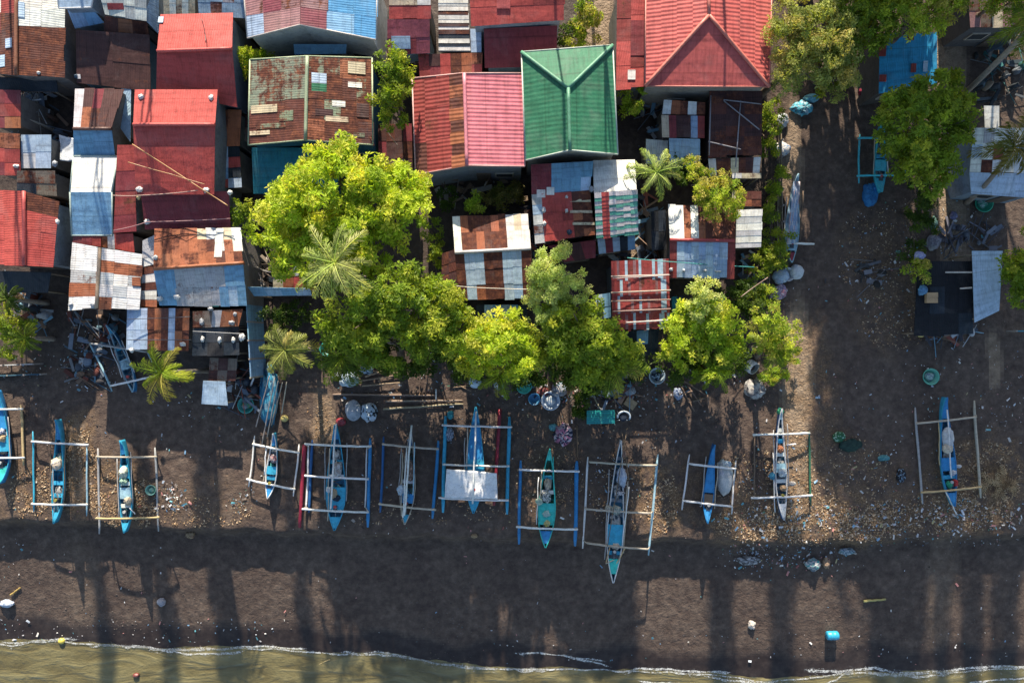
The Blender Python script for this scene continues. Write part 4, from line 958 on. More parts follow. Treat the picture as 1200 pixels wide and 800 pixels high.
    for (x0, y0, x1, y1, z, col, r) in poles:
        m = MB(); a, b = P(x0, y0, z0 + z), P(x1, y1, z0 + z - .03); n = 6
        m.tube([lerp(a, b, k / n) + Vector((rnd.uniform(-.02, .02), 0, .03 * math.sin(k))) for k in range(n + 1)], r, vary(BL[col], .08), 6); m.build('pole', M_WOOD, root)
    return root

banca('bright blue boat cut by the left edge, tan outrigger float', (-2, 457), (3, 566), .95, 'blue', 'cyan', 'deep', [((25, 474), (28, 545), .075, 'tan'), ((-62, 474), (-58, 545), .075, 'tan')], [((-64, 481), (27, 479)), ((-62, 537), (29, 536))], [(.02, .42, 'blue'), (.5, .66, 'cyan'), (.84, .98, 'teal')], (.47,))
banca('slim cyan boat with thin cyan outrigger floats, second from the left', (69, 491), (66, 612), .72, 'cyan', 'cyan', 'navy', [((39, 505), (40, 599), .055, 'cyan'), ((102, 520), (102, 604), .05, 'pale')], [((37, 517), (104, 521)), ((37, 590), (103, 591))], [(.02, .2, 'blue'), (.42, .5, 'cyan'), (.9, .98, 'cyan')], (.62, .74), [(62, 540, 63, 606, .75, 'grey', .025)])
banca('slim cyan boat with pale grey bamboo floats, third from the left', (144, 515), (148, 623), .76, 'cyan', 'cyan', 'navy', [((115, 525), (117, 625), .065, 'grey'), ((182, 524), (186, 622), .065, 'grey')], [((113, 535), (184, 535), 'bamboo'), ((112, 607), (187, 606), 'tan')], [(.02, .16, 'blue'), (.28, .42, 'cyan'), (.52, .64, 'pale'), (.9, .98, 'cyan')], (.48, .72), [(137, 535, 139, 608, .72, 'grey', .03), (152, 595, 158, 602, .8, 'white', .03)])
banca('narrow blue boat drawn up among litter below the rusty gable', (128, 381), (158, 459), .62, 'blue', 'pale', 'navy', [((104, 398), (132, 458), .06, 'pale'), ((173, 411), (186, 441), .055, 'pale')], [((130, 452), (184, 440)), ((106, 402), (172, 412), 'grey')], [(.02, .12, 'cyan'), (.52, .66, 'pale')], (.35, .8), [(134, 410, 146, 446, .7, 'grey', .025)])
banca('short blue boat with white crossed bamboo floats near the yellow float ball', (322, 507), (315, 583), .66, 'cyan', 'white', 'navy', [((299, 510), (292, 570), .055, 'white'), ((351, 520), (344, 581), .055, 'white')], [((296, 520), (351, 530)), ((289, 561), (346, 573))], [(.02, .2, 'blue'), (.52, .64, 'cyan'), (.8, .98, 'blue')], (.4, .7), [(312, 525, 310, 556, .65, 'white', .04)])
banca('large blue boat with deep blue outer floats and three white beams', (394, 497), (393, 620), 1.2, 'cyan', 'cyan', 'navy', [((362, 521), (359, 598), .06, 'white'), ((366, 515), (362, 600), .085, 'deep'), ((434, 513), (431, 617), .105, 'blue'), ((430, 524), (428, 594), .045, 'white')], [((357, 520), (435, 523)), ((357, 557), (432, 561)), ((354, 596), (432, 600))], [(.02, .14, 'blue'), (.60, .82, 'cyan'), (.88, .98, 'cyan')], (.36, .5), [(394, 496, 387, 596, .95, 'white', .05), (386, 525, 384, 610, .7, 'bamboo', .03)])
banca('cluttered boat with two long white poles and dark blue floats', (482, 505), (475, 613), .9, 'slate', 'bamboo', 'brown', [((450, 511), (446, 600), .08, 'deep'), ((514, 516), (507, 607), .10, 'blue')], [((448, 520), (514, 526), 'bamboo'), ((444, 590), (511, 597), 'bamboo')], [(.03, .18, 'deep'), (.68, .78, 'blue'), (.9, .98, 'cyan')], (.4, .55), [(482, 498, 474, 604, .95, 'white', .055), (477, 524, 472, 606, .9, 'white', .04), (486, 518, 484, 580, .75, 'pale', .035), (472, 530, 470, 604, .7, 'bamboo', .03)])
banca('blue boat with a white tarp stretched over its stern half', (558, 476), (555, 600), 1.15, 'blue', 'cyan', 'deep', [((522, 487), (519, 600), .11, 'cyan'), ((597, 488), (594, 602), .11, 'cyan')], [((518, 498), (600, 500)), ((519, 544), (597, 546)), ((514, 583), (596, 586))], [(.02, .5, 'blue'), (.5, .66, 'cyan'), (.88, .98, 'cyan')], (), [(558, 482, 554, 590, .95, 'white', .05), (548, 500, 547, 550, .7, 'bamboo', .035)])
banca('turquoise green boat with thick blue floats', (644, 525), (639, 640), 1.05, 'teal', 'teal', 'green', [((610, 539), (608, 637), .10, 'blue'), ((676, 540), (674, 639), .125, 'blue')], [((608, 550), (679, 552)), ((605, 617), (677, 620))], [(.02, .12, 'teal'), (.56, .78, 'teal'), (.84, .96, 'blue')], (.3, .45), [(635, 551, 633, 585, .75, 'bamboo', .03), (648, 535, 650, 590, .75, 'teal', .03)])
banca('longest pale blue boat reaching down over the sand bank, white pole frame', (727, 515), (718, 681), 1.0, 'slate', 'white', 'navy', [((689, 535), (683, 642), .065, 'white'), ((771, 532), (760, 650), .075, 'pale')], [((691, 541), (769, 545), 'bamboo'), ((686, 596), (762, 601), 'bamboo'), ((688, 636), (759, 643), 'bamboo')], [(.60, .76, 'cyan'), (.84, .94, 'teal')], (.5, .8), [(734, 506, 712, 640, .9, 'brown', .025), (729, 506, 737, 560, .85, 'brown', .025), (737, 570, 729, 640, .75, 'white', .035), (733, 641, 720, 665, .7, 'tan', .03), (715, 640, 710, 660, .7, 'tan', .03), (710, 660, 719, 656, .75, 'bamboo', .03)])
banca('small deep blue boat beside a big white sack', (836, 520), (828, 612), .62, 'deep', 'blue', 'navy', [((808, 532), (799, 597), .055, 'white'), ((862, 539), (857, 602), .055, 'white')], [((807, 543), (862, 549)), ((800, 586), (858, 593))], [(.02, .62, 'blue'), (.64, .8, 'brown'), (.82, .98, 'blue')], ())
banca('white edged boat on the pale soil strip, dark green bamboo float at its side', (914, 478), (917, 608), .68, 'deep', 'white', 'navy', [((948, 505), (950, 592), .06, 'green'), ((884, 510), (884, 585), .05, 'brown')], [((882, 509), (949, 507)), ((880, 583), (952, 580))], [(.02, .1, 'pale'), (.5, .58, 'pale'), (.86, .98, 'white')], (.2, .3, .42, .66), [(906, 530, 908, 600, .6, 'white', .03), (922, 521, 933, 520, .7, 'white', .04)])
banca('blue boat on the right with grey bamboo floats and a white bundle', (1106, 465), (1116, 592), .88, 'cyan', 'blue', 'navy', [((1072, 477), (1081, 590), .07, 'grey'), ((1141, 469), (1149, 583), .075, 'bamboo')], [((1074, 496), (1144, 488), 'bamboo'), ((1079, 577), (1150, 570), 'tan')], [(.02, .2, 'blue'), (.56, .68, 'blue'), (.88, .98, 'blue')], (.74,), [(1110, 480, 1115, 560, .85, 'white', .04), (1100, 495, 1101, 545, .7, 'tan', .03), (1107, 574, 1122, 603, .7, 'white', .035)])
banca('boat under a blue and white cover beside the roadside weeds', (933, 205), (926, 308), .85, 'slate', 'pale', 'slate', [((912, 222), (911, 290), .05, 'bamboo')], [((902, 285), (954, 286))], [(.02, .2, 'pale'), (.2, .55, 'slate'), (.55, .86, 'pale'), (.88, .98, 'red')], ())
banca('turquoise boat mostly under the rounded tree', (1034, 140), (1031, 226), .7, 'aqua', 'aqua', 'navy', [((1007, 158), (1006, 215), .06, 'aqua'), ((1060, 158), (1060, 214), .055, 'aqua')], [((1005, 162), (1062, 163), 'aqua'), ((1004, 206), (1060, 206), 'aqua')], [(.55, .7, 'aqua'), (.8, .98, 'aqua')], (.5,))
# ================================================================== everything that lies about
def bundle(label, px, py, rx, ry, h, cols, seed, name='bundle', cat='bundle', z=None, mat=None, amp=.3, freq=2.2, group=None):
    p = G(px, py) if z is None else P(px, py, z)
    k = S * (H - p.z) / H; m = MB(); m.blob((p.x, p.y, p.z + h * .3), (rx * k, ry * k, h * .7), cols, amp, freq, seed, 18, 11)
    rr = random.Random(seed * 7 + 1)
    if mat is not M_PLAST and rx > 2:                       # folds and lumps pressed into one another
        for _ in range(5):
            a = rr.uniform(0, 6.28); q = rr.uniform(.4, .8); f = rr.uniform(.32, .55)
            m.blob((p.x + rx * k * q * math.cos(a), p.y + ry * k * q * math.sin(a), p.z + h * rr.uniform(.2, .5)), (rx * k * f, ry * k * f, h * rr.uniform(.3, .55)), [vary(c, .2) for c in (cols if isinstance(cols, list) else [cols])], amp * 1.3, freq * 1.4, seed + rr.random() * 9, 10, 7)
    return solo(m, name, mat or M_CLOTH, label, cat, p, group)
def basin(label, px, py, r, col, seed=0, name='basin', cat='basin', h=.28, inner=None, tilt=None, content=None, z=None):
    p = G(px, py) if z is None else P(px, py, z); R = r * S
    root = thing(name, label, cat, tuple(p)); m = MB(); inner = inner or tuple(x * .75 for x in col)
    m.lathe(p, [(R * .02, .0), (R * .74, .0), (R * .96, h * .95), (R * 1.03, h), (R * .93, h * .97), (R * .70, .05), (R * .02, .045)], [col, col, col, col, inner, inner], 22, tilt)
    m.build('bowl', M_PLAST, root)
    if content:
        c = MB(); c.blob(p + Vector((0, 0, .08)), (R * .62, R * .55, h * .5), content, .4, 2.5, seed + 3, 12, 8); c.build('contents', M_CLOTH, root)
    return root
def drum(label, px, py, r, col, h=.8, open_=True, name='drum', cat='drum', lid=None, tilt=None):
    p = G(px, py); R = r * S; root = thing(name, label, cat, tuple(p)); m = MB()
    pr = [(.01, 0), (R * .9, 0), (R, .05), (R, h * .3), (R * 1.05, h * .33), (R, h * .36), (R, h * .64), (R * 1.05, h * .67), (R, h * .7), (R, h - .05), (R * .95, h)]
    if open_: pr += [(R * .86, h - .01), (R * .86, .12), (.01, .12)]
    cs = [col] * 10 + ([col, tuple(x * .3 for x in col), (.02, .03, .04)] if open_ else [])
    m.lathe(p, pr, cs if open_ else col, 20, tilt); m.build('body', M_PLAST, root)
    if not open_:
        c = MB(); c.lathe(p + Vector((0, 0, h - .02)), [(.01, .02), (R * .9, .02), (R * .93, 0)], lid or col, 20, tilt); c.lathe(p + Vector((R * .4, 0, h)), [(.06, 0), (.06, .04), (.01, .045)], (.1, .1, .1), 10); c.build('lid', M_PLAST, root)
    return root
def pole(label, x0, y0, x1, y1, r=.05, col=(.34, .27, .18), z0=.08, z1=.08, name='bamboo_pole', cat='pole', group=None, mat=None):
    a, b = G(x0, y0), G(x1, y1); a = P(x0, y0, a.z + z0); b = P(x1, y1, b.z + z1); n = 10; m = MB()
    m.tube([lerp(a, b, k / n) + Vector((0, rnd.uniform(-.015, .015), .012 * math.sin(k * 1.7 + x0))) for k in range(n + 1)], [r * (1.12 if k % 2 else .95) * lerp(1.1, .8, k / n) for k in range(n + 1)], vary(col, .15), 7)
    return solo(m, name, mat or M_WOOD, label, cat, a, group)
def carton(label, px, py, w, d, h, rz, col, z=None):
    p = G(px, py) if z is None else P(px, py, z); root = thing('carton_box', label, 'box', tuple(p)); m = MB()
    m.box(p + Vector((0, 0, h / 2)), (w, d, h), col, rz, jit=.01); m.build('box_body', M_CLOTH, root)
    f = MB()
    for sg in (-1, 1):
        o = Vector((-math.sin(rz), math.cos(rz), 0)) * sg * (d / 4 + .01)
        f.box(p + o + Vector((0, 0, h + .02)), (w * 1.0, d / 2 - .01, .015), tuple(x * 1.1 for x in col), rz, jit=.012)
    f.build('flap', M_CLOTH, root); return root
def sheet(label, corners, z, cols, name='tarp', cat='tarp', sag=.12, seed=0, mat=None, loc=None, div=14, drop=None):
    """cloth or film held at its corners; sags between them and has thickness"""
    A, B, Cc, D = [P(x, y, z if not isinstance(z, (list, tuple)) else z[i]) for i, (x, y) in enumerate(corners)]
    m = MB(); n = div; top, bot = [], []
    for j in range(n + 1):
        for i in range(n + 1):
            s, t = i / n, j / n; p = lerp(lerp(A, B, s), lerp(D, Cc, s), t)
            w = -sag * 4 * (s * (1 - s) + t * (1 - t)) * .5 + .05 * nz(p.x, p.y, 2.1, seed) + .025 * nz(p.x, p.y, 5.0, seed + 1)
            e = .03 * nz(s * 4, t * 4, 1, seed + 2)
            q = Vector((p.x + e, p.y - e, p.z + w)); top.append(q); bot.append(q - Vector((0, 0, .015)))
    a, b = m.add(top), m.add(bot)
    for j in range(n):
        for i in range(n):
            k = j * (n + 1) + i; c = cols[int((nz(i * .5, j * .35, 1, seed + 4) * 1.2 + .5) * len(cols)) % len(cols)] if isinstance(cols, list) else cols
            m.face((a + k + n + 1, a + k + n + 2, a + k + 1, a + k), c, True); m.face((b + k, b + k + 1, b + k + n + 2, b + k + n + 1), c, True)
    edge = [j for j in range(n)] ; ring = [i for i in range(n)] + [n + j * (n + 1) for j in range(n)] + [n * (n + 1) + n - i for i in range(n)] + [(n - j) * (n + 1) for j in range(n)]
    for u, v in zip(ring, ring[1:] + ring[:1]): m.face((a + u, a + v, b + v, b + u), cols[0] if isinstance(cols, list) else cols)
    return solo(m, name, mat or M_CLOTH, label, cat, (A + Cc) / 2)
WH, PB, TE, NV = (.62, .63, .62), (.36, .47, .56), (.05, .40, .34), (.03, .06, .12)

# ---- bamboo poles on the sand
for k, (a, b, c, d) in enumerate([(420, 433, 466, 437), (422, 446, 470, 439), (424, 452, 472, 448), (428, 441, 460, 431)]):
    pole('thin brown bamboo pole in the loose stack beside the foam sacks', a, b, c, d, .045, (.30, .22, .15), .08 + .07 * k, .08 + .07 * k, group='loose bamboo stack beside the foam sacks')
pole('long brown bamboo pole tipped by a short white cross piece', 390, 462, 512, 463, .06, (.24, .18, .14))
pole('short white cross piece at the end of the long brown pole', 511, 456, 511, 468, .05, (.5, .55, .6), .16, .16)
pole('brown bamboo pole in the middle of the three long ones', 452, 470, 542, 469, .055, (.30, .24, .18))
pole('pale slanting bamboo pole lowest of the three long ones', 449, 479, 543, 473, .06, (.42, .34, .24))
for k, (a, b, c, d) in enumerate([(533, 449, 552, 458), (531, 454, 548, 452)]):
    pole('short stick on the dark sand under the bright beach tree', a, b, c, d, .03, (.28, .2, .13), group='short sticks under the bright beach tree')
pole('dark red outrigger float lying beside the large blue boat', 357, 521, 351, 618, .11, BL['red'], .16, .26, name='outrigger_float', cat='outrigger float', mat=M_PAINT)
pole('dark red outrigger float lying inside the white-tarp boat frame', 586, 479, 579, 592, .10, BL['red'], .12, .12, name='outrigger_float', cat='outrigger float', mat=M_PAINT)
pole('thin brown pole standing out of the sand beside the clothes heap', 676, 498, 677, 536, .03, (.25, .15, .09))
for k, (a, b, c, d) in enumerate([(300, 500, 316, 440), (307, 520, 322, 442), (313, 512, 326, 446), (318, 498, 331, 448), (330, 485, 336, 448)]):
    pole('long bare bamboo pole of the drying rack above the short blue boat', a, b, c, d, .032, (.36, .32, .27), .3, 1.5, group='bamboo poles of the net drying rack')
bundle('blue heap of fishing net hung on the bamboo drying rack', 317, 462, 10, 34, .7, [(.03, .18, .32), (.05, .28, .42), (.02, .09, .18), (.16, .3, .38)], 4, 'fishing_net', 'fishing net', amp=.35, freq=3.5)
pole('long white pole leaning on the blue wall end', 294, 452, 302, 428, .05, (.6, .6, .6), .4, 1.4, name='pole')
for k, (a, b, c, d) in enumerate([(787, 432, 814, 482), (800, 445, 826, 462), (806, 452, 822, 475), (812, 470, 828, 466), (829, 462, 831, 484), (796, 462, 812, 458)]):
    pole('dead branch in the brushwood heap under the leafy tree', a, b, c, d, .04, (.20, .14, .10), .08 + .06 * k, .1 + .05 * k, name='dead_branch', cat='branch', group='brushwood heap under the leafy tree')
for k, (a, b, c, d) in enumerate([(693, 460, 703, 478), (716, 440, 722, 478), (751, 412, 758, 435), (668, 470, 680, 455)]):
    pole(['pale stick leaning at the back of the teal table', 'dark post beside the brown carton', 'thin white pole below the navy tarp shed', 'brown stick between the undergrowth and the white basins'][k], a, b, c, d, .035, [(.5, .42, .3), (.2, .16, .12), (.45, .42, .38), (.3, .22, .15)][k], .1, .8, name='pole')

# ---- basins, drums, sacks along the tree line
basin('teal basin with netting beside the light-blue hut', 290, 474, 9.5, TE, 1, content=[(.1, .3, .2), (.3, .3, .12)])
basin('small teal bowl at the foot of the canopy left of the bamboo poles', 384, 409, 8, TE, 2)
basin('round turquoise lid on the sand, left of the white basins', 614, 452, 9, (.06, .48, .38), 3, h=.16, inner=(.06, .48, .38))
basin('bright blue tub between turquoise lid and white basin', 626, 467, 7, (.06, .26, .45), 4, inner=(.05, .2, .36))
basin('large pale basin above the clothes heap', 645, 469, 11, (.45, .52, .6), 5, inner=(.42, .5, .6), content=[WH, PB])
basin('round pale blue basin with a dark hole right of the navy tarp shed', 769, 440, 9.5, (.42, .52, .58), 6, content=[(.02, .03, .05), (.3, .4, .45)])
basin('round green basin full of net on the open dark sand', 1088, 441, 9.5, (.10, .42, .30), 7, content=[(.28, .42, .36), (.15, .2, .25)])
basin('green round basin in front of the pale grey patched hut', 1150, 239, 10.5, (.03, .40, .24), 8, content=[(.05, .3, .2), (.3, .45, .4)])
basin('white tub with a red thing inside in front of the plum blue boat cover', 921, 322, 8, (.5, .52, .54), 9, h=.35, inner=(.5, .52, .55))
basin('mint coloured bowl against the right float of the third boat', 179, 573, 6, (.20, .45, .36), 10, content=[(.15, .35, .28), (.3, .4, .3)])
drum('white bucket with blue base lying open beside the yellow palm', 877, 427, 7.5, (.55, .58, .6), .5, True, 'bucket', 'bucket', tilt=(.5, -.5, .7))
drum('pale blue drum at the canopy edge left of the bright beach tree', 557, 447, 7, (.40, .52, .62), .7, False)
drum('grey-blue drum under the palm with drooping fronds', 585, 450, 6, (.28, .40, .50), .7, False)
drum('pale blue drum half under leaves above the stick pair', 511, 417, 6, (.35, .42, .5), .7, True)
bundle('rounded grey-white sack of net, left one of the pair under the poles', 415, 481, 9.5, 12, .55, [(.34, .38, .42), (.40, .43, .46), (.28, .32, .36)], 1, 'net_sack', 'sack', amp=.12, freq=1.5)
bundle('torn white sack with black holes, right one of the pair under the poles', 433, 482, 9.5, 11, .5, [(.42, .52, .58), (.40, .50, .58), (.02, .025, .03), (.45, .5, .55)], 2, 'net_sack', 'sack', amp=.28, freq=2.4)
bundle('white foam sack at the left end of the loose bamboo stack', 410, 443, 10, 10, .6, [(.34, .44, .54), (.42, .5, .56)], 3, 'foam_sack', 'sack', amp=.14, freq=1.6)
bundle('small white pouch next to the white foam sack', 395, 440, 5, 4.5, .3, [(.36, .38, .4), (.45, .46, .47)], 5, 'pouch', 'pouch', amp=.15)
bundle('blue-white crumpled bag above the loose bamboo stack', 430, 433, 8, 5, .4, [(.2, .32, .42), (.4, .48, .52), (.06, .1, .14)], 6, 'crumpled_bag', 'bag')
bundle('grey rag heap beside the large pale basin', 655, 456, 9, 8, .5, [(.22, .22, .24), (.35, .33, .32), (.14, .2, .26)], 7, 'rag_heap', 'rags')
bundle('dark red rag between turquoise lid and grey rag heap', 637, 459, 7, 5, .3, [(.14, .03, .03), (.06, .03, .03)], 8, 'rag', 'rag')
bundle('white plastic bundle above the brown carton', 737, 458, 8, 5, .3, [(.34, .36, .38), (.2, .22, .24)], 9, 'plastic_bag', 'bag')
bundle('bluish plastic bag at the left of the brushwood heap', 794, 461, 5, 7, .3, [(.2, .26, .4), (.3, .34, .4)], 10, 'plastic_bag', 'bag')
bundle('pale tangled fishing net heap by the white bucket', 883, 455, 12, 12, .5, [(.28, .27, .26), (.42, .41, .38), (.16, .15, .15), (.36, .34, .3)], 11, 'fishing_net', 'fishing net', amp=.4, freq=4)
bundle('pink and white heap of clothes on the sand above the turquoise boat', 660, 508, 11, 12, .35, [(.42, .16, .24), (.5, .42, .46), (.03, .04, .08), (.5, .28, .34), (.02, .03, .05)], 12, 'clothes_heap', 'clothes', amp=.5, freq=3)
bundle('small teal cloth beside the pink clothes heap', 648, 500, 5, 4, .2, [(.1, .3, .32), (.16, .36, .36)], 13, 'cloth', 'cloth')
bundle('teal plastic jug beside the left float of the white-tarp boat', 528, 486, 4, 5, .3, [(.04, .26, .3)], 14, 'plastic_jug', 'jug', amp=.1)
bundle('white plastic sack inside the left float of the white-tarp boat', 527, 508, 5, 8, .3, [(.3, .34, .4), (.12, .14, .18)], 15, 'plastic_sack', 'sack')
bundle('red buoy by the bow of the large blue boat', 400, 494, 6, 5, .3, [(.3, .03, .04), (.2, .05, .06)], 16, 'buoy', 'buoy', amp=.12, mat=M_PLAST)
bundle('yellow float ball beside the bamboo drying rack', 334, 490, 4.5, 4, .28, [(.55, .46, .16)], 17, 'float_ball', 'float', amp=.05, mat=M_PLAST)
bundle('big white sack between the small deep blue boat and its float', 848, 560, 9, 19, .6, [(.46, .47, .46), (.40, .42, .42), (.5, .5, .48)], 18, 'white_sack', 'sack', amp=.14, freq=1.7)
bundle('pale blue cloth strip above the big white sack', 848, 543, 8, 4, .35, [(.34, .46, .56), (.5, .52, .5)], 19, 'cloth', 'cloth')
bundle('blue tarp bundle below the turquoise boat', 1018, 230, 9, 13, .5, [(.02, .13, .32), (.03, .18, .40)], 20, 'tarp_bundle', 'tarp', amp=.2)
bundle('blue and white heap of hoses at the foot of the grey-green tree', 940, 128, 11, 8, .5, [(.06, .30, .40), (.30, .42, .48), (.03, .1, .14), (.12, .38, .48)], 21, 'hose_heap', 'hoses', amp=.4, freq=3.2)
bundle('light blue box-shaped bundle above the hose heap', 950, 116, 9, 5, .4, [(.16, .40, .50), (.1, .3, .4)], 22, 'bundle', 'bundle', amp=.12)
bundle('white plastic sack by the roadside shrub', 914, 143, 8, 8, .5, [(.36, .40, .44), (.46, .47, .48)], 23, 'plastic_sack', 'sack', amp=.2)
bundle('white and blue sack below the roadside shrub', 914, 176, 10, 9, .45, [(.2, .28, .4), (.52, .5, .46), (.5, .48, .45)], 24, 'plastic_sack', 'sack', amp=.22)
bundle('white foam box with rounded corners beside the dark track', 932, 319, 8.5, 9, .5, [(.52, .56, .58)], 25, 'foam_box', 'foam box', amp=.08, freq=1.2)
bundle('blue-white foam block left of the rounded foam box', 914, 324, 10, 8, .45, [(.34, .44, .54), (.44, .5, .54)], 26, 'foam_block', 'foam box', amp=.1, freq=1.2)
bundle('purple and white bag heap below the foam boxes', 910, 343, 10, 9, .45, [(.3, .22, .34), (.45, .42, .48), (.16, .14, .22), (.4, .2, .25)], 27, 'bag_heap', 'bags', amp=.3, freq=3)
bundle('dark bucket shape by the bright blue roof with a red cloth', 1013, 112, 7, 10, .5, [(.24, .02, .05), (.06, .01, .02)], 28, 'red_cloth', 'cloth', amp=.25)
bundle('grey motorcycle-like covered heap left of the bright blue roof', 1018, 80, 8, 16, .7, [(.05, .06, .08), (.14, .16, .2), (.02, .025, .03)], 29, 'covered_heap', 'heap', amp=.3, freq=3)
bundle('purple-grey bag on the brown path right of the hedge strip', 1116, 253, 4, 5, .3, [(.14, .14, .26), (.2, .2, .3)], 30, 'plastic_bag', 'bag')
bundle('mint bottle heap at the edge of the hedge strip', 1093, 262, 4, 7, .3, [(.18, .34, .3), (.08, .16, .14)], 31, 'bottle_heap', 'bottles')
bundle('grey cloth heap above the black netted shelter', 1092, 284, 8, 9, .4, [(.26, .26, .3), (.16, .16, .2)], 32, 'cloth_heap', 'cloth', amp=.25)
bundle('lilac bag on the yellow-green shrub corner', 1076, 300, 6, 5, .35, [(.24, .26, .44), (.36, .36, .5)], 33, 'plastic_bag', 'bag', z=1.9)
bundle('blue pouch at the left edge of the black netted shelter', 1080, 340, 5, 6, .3, [(.1, .24, .38), (.08, .16, .3)], 34, 'pouch', 'pouch', z=1.75)
bundle('yellow plastic tub at the lower left of the black netted shelter', 1078, 391, 4.5, 4.5, .3, [(.5, .4, .14)], 35, 'plastic_tub', 'tub', amp=.06, mat=M_PLAST)
carton('brown carton lying on the black netted shelter', 1090, 349, .62, .56, .2, .0, (.40, .27, .15), 1.72)
carton('brown carton beside the white ring, below the beach trees', 738, 472, .65, .5, .3, -.6, (.33, .25, .15))
bundle('green bag on the dark open sand, right of the pale soil strip', 982, 511, 7, 6, .4, [(.03, .15, .06), (.02, .1, .05), (.3, .45, .36)], 36, 'green_bag', 'bag')
bundle('dark green tarp scrap right of the green bag', 996, 522, 13, 7, .2, [(.012, .035, .03), (.02, .05, .04)], 37, 'tarp_scrap', 'tarp')
bundle('small teal crate-like sack on the open dark sand', 1035, 536, 7, 3.5, .25, [(.05, .20, .22), (.12, .26, .28)], 38, 'plastic_sack', 'sack', amp=.15)
bundle('black cloth lump with pale edge left of the right-hand boat', 1055, 556, 5, 8, .3, [(.012, .012, .016), (.02, .02, .025), (.2, .28, .36)], 39, 'cloth_lump', 'cloth')
def leaf_heap():
    r = random.Random(77); m = MB(); c = G(1170, 564)
    for _ in range(46):
        p = G(1170 + r.gauss(0, 14), 564 + r.gauss(0, 8)); a = r.uniform(0, 6.28); h = r.uniform(.03, .25); hd = Vector((math.cos(a), math.sin(a), r.uniform(-.1, .25))); col = r.choice([(.26, .17, .09), (.40, .28, .15), (.16, .10, .05), (.48, .36, .2)])
        sp = [p + hd * (k * .11) + Vector((0, 0, h - .02 * k * k * .3)) for k in range(7)]
        m.tube(sp, .012, col, 4)
        for k in range(1, 7):
            for sg in (-1, 1):
                d = Vector((-hd.y * sg, hd.x * sg, -.1)) + hd * .8; leaf(m, sp[k], d.normalized(), Vector((0, 0, 1)), r.uniform(.15, .3), .05, col)
    solo(m, 'leaf_heap', M_LITTER, 'tangled heap of brown dry palm leaves right of the right-hand boat', 'leaf heap', c)
leaf_heap()
bundle('blue and white bag of rubbish at the lower edge of the bank', 952, 660, 8, 7, .4, [(.3, .34, .36), (.06, .3, .3), (.42, .42, .42), (.12, .16, .2)], 41, 'rubbish_bag', 'rubbish', amp=.4, freq=3)
bundle('tan rag lump beside the blue and white rubbish', 967, 659, 4, 6, .35, [(.34, .24, .16), (.26, .18, .12)], 42, 'rag', 'rag')
bundle('bluish white plastic lump on the bank edge above the tan rag', 992, 645, 9, 4, .3, [(.4, .46, .5), (.1, .16, .2), (.2, .34, .36)], 43, 'plastic_lump', 'rubbish')
bundle('crumpled white film on the sand below the leafy bank', 877, 656, 12, 5, .22, [(.42, .43, .44), (.2, .2, .2), (.08, .08, .08)], 44, 'plastic_film', 'rubbish', amp=.5, freq=4)
bundle('pale blue cloth on the sand at the far left', 9, 706, 8, 4.5, .3, [(.36, .46, .6), (.5, .54, .6)], 45, 'cloth', 'cloth')
bundle('grey stone-like sack with a long shadow on the lower beach', 190, 704, 5, 4.5, .32, [(.28, .28, .32), (.34, .34, .36)], 46, 'grey_sack', 'sack', amp=.12)
bundle('white lump with red tip on the lower beach', 880, 731, 4, 5, .25, [(.5, .47, .42), (.46, .4, .34)], 47, 'foam_lump', 'rubbish')
bundle('red buoy floating in the shallow water', 160, 790, 4, 2.5, .2, [(.2, .06, .05), (.14, .03, .03)], 48, 'buoy', 'buoy', z=ZW, mat=M_PLAST)
bundle('yellow float at the waterline', 73, 750, 4, 3.5, .22, [(.6, .48, .08)], 49, 'float_ball', 'float', amp=.06, mat=M_PLAST)
bundle('tan driftwood stump at the bank edge on the left', 224, 625, 5, 4.5, .4, [(.36, .26, .16), (.24, .17, .1)], 50, 'stump', 'driftwood', mat=M_BARK, amp=.3)
bundle('small tan driftwood lump at the bank edge in the middle', 556, 627, 4, 2.5, .3, [(.36, .27, .16), (.2, .14, .09)], 51, 'driftwood', 'driftwood', mat=M_BARK, amp=.3)
pole('bamboo stick floating in the shallow water', 364, 782, 387, 772, .045, (.42, .32, .16), .06, .06)
pole('yellow-green palm frond stem lying on the lower beach', 1012, 704, 1038, 702, .07, (.42, .36, .14), .06, .06, name='frond_stem', cat='palm frond')
pole('dry frond stem lying at the far left of the lower beach', 12, 697, 24, 688, .05, (.34, .25, .08), .1, .06, name='frond_stem', cat='palm frond')
def barrel():
    p = G(973, 742); root = thing('blue_barrel', 'bright blue barrel lying on its side on the lower beach', 'barrel', tuple(p)); m = MB(); R = .26
    m.lathe(p + Vector((-.34, 0, R + .02)), [(.01, 0), (R * .85, 0), (R * .98, .05), (R, .2), (R * 1.05, .23), (R, .26), (R, .44), (R * 1.05, .47), (R, .5), (R * .98, .63), (R * .85, .68), (.01, .68)], (.03, .32, .50), 18, (1, .02, 0)); m.build('body', M_PLAST, root)
    c = MB(); c.lathe(p + Vector((.34, .1, R + .05)), [(.05, 0), (.05, .04), (.01, .045)], (.02, .2, .3), 8, (1, 0, 0)); c.build('cap', M_PLAST, root)
barrel()
def table():
    p = G(704, 489); root = thing('table', 'teal slatted bamboo table under the beach trees', 'table', tuple(p)); m = MB()
    for k in range(7): m.box(P(704, 481.5 + k * 2.3, .74) + Vector((0, 0, .004 * (k % 2))), (1.62, .10, .03), vary((.02, .27, .25), .15), .02)
    m.build('tabletop', M_PAINT, root)
    for dx in (-.72, .72):
        for dy in (-.32, .32):
            l = MB(); l.tube([(p.x + dx * 1.05, p.y + dy * 1.1, -.05), (p.x + dx, p.y + dy, .72)], .035, (.25, .3, .28), 6); l.build('leg', M_WOOD, root)
table()
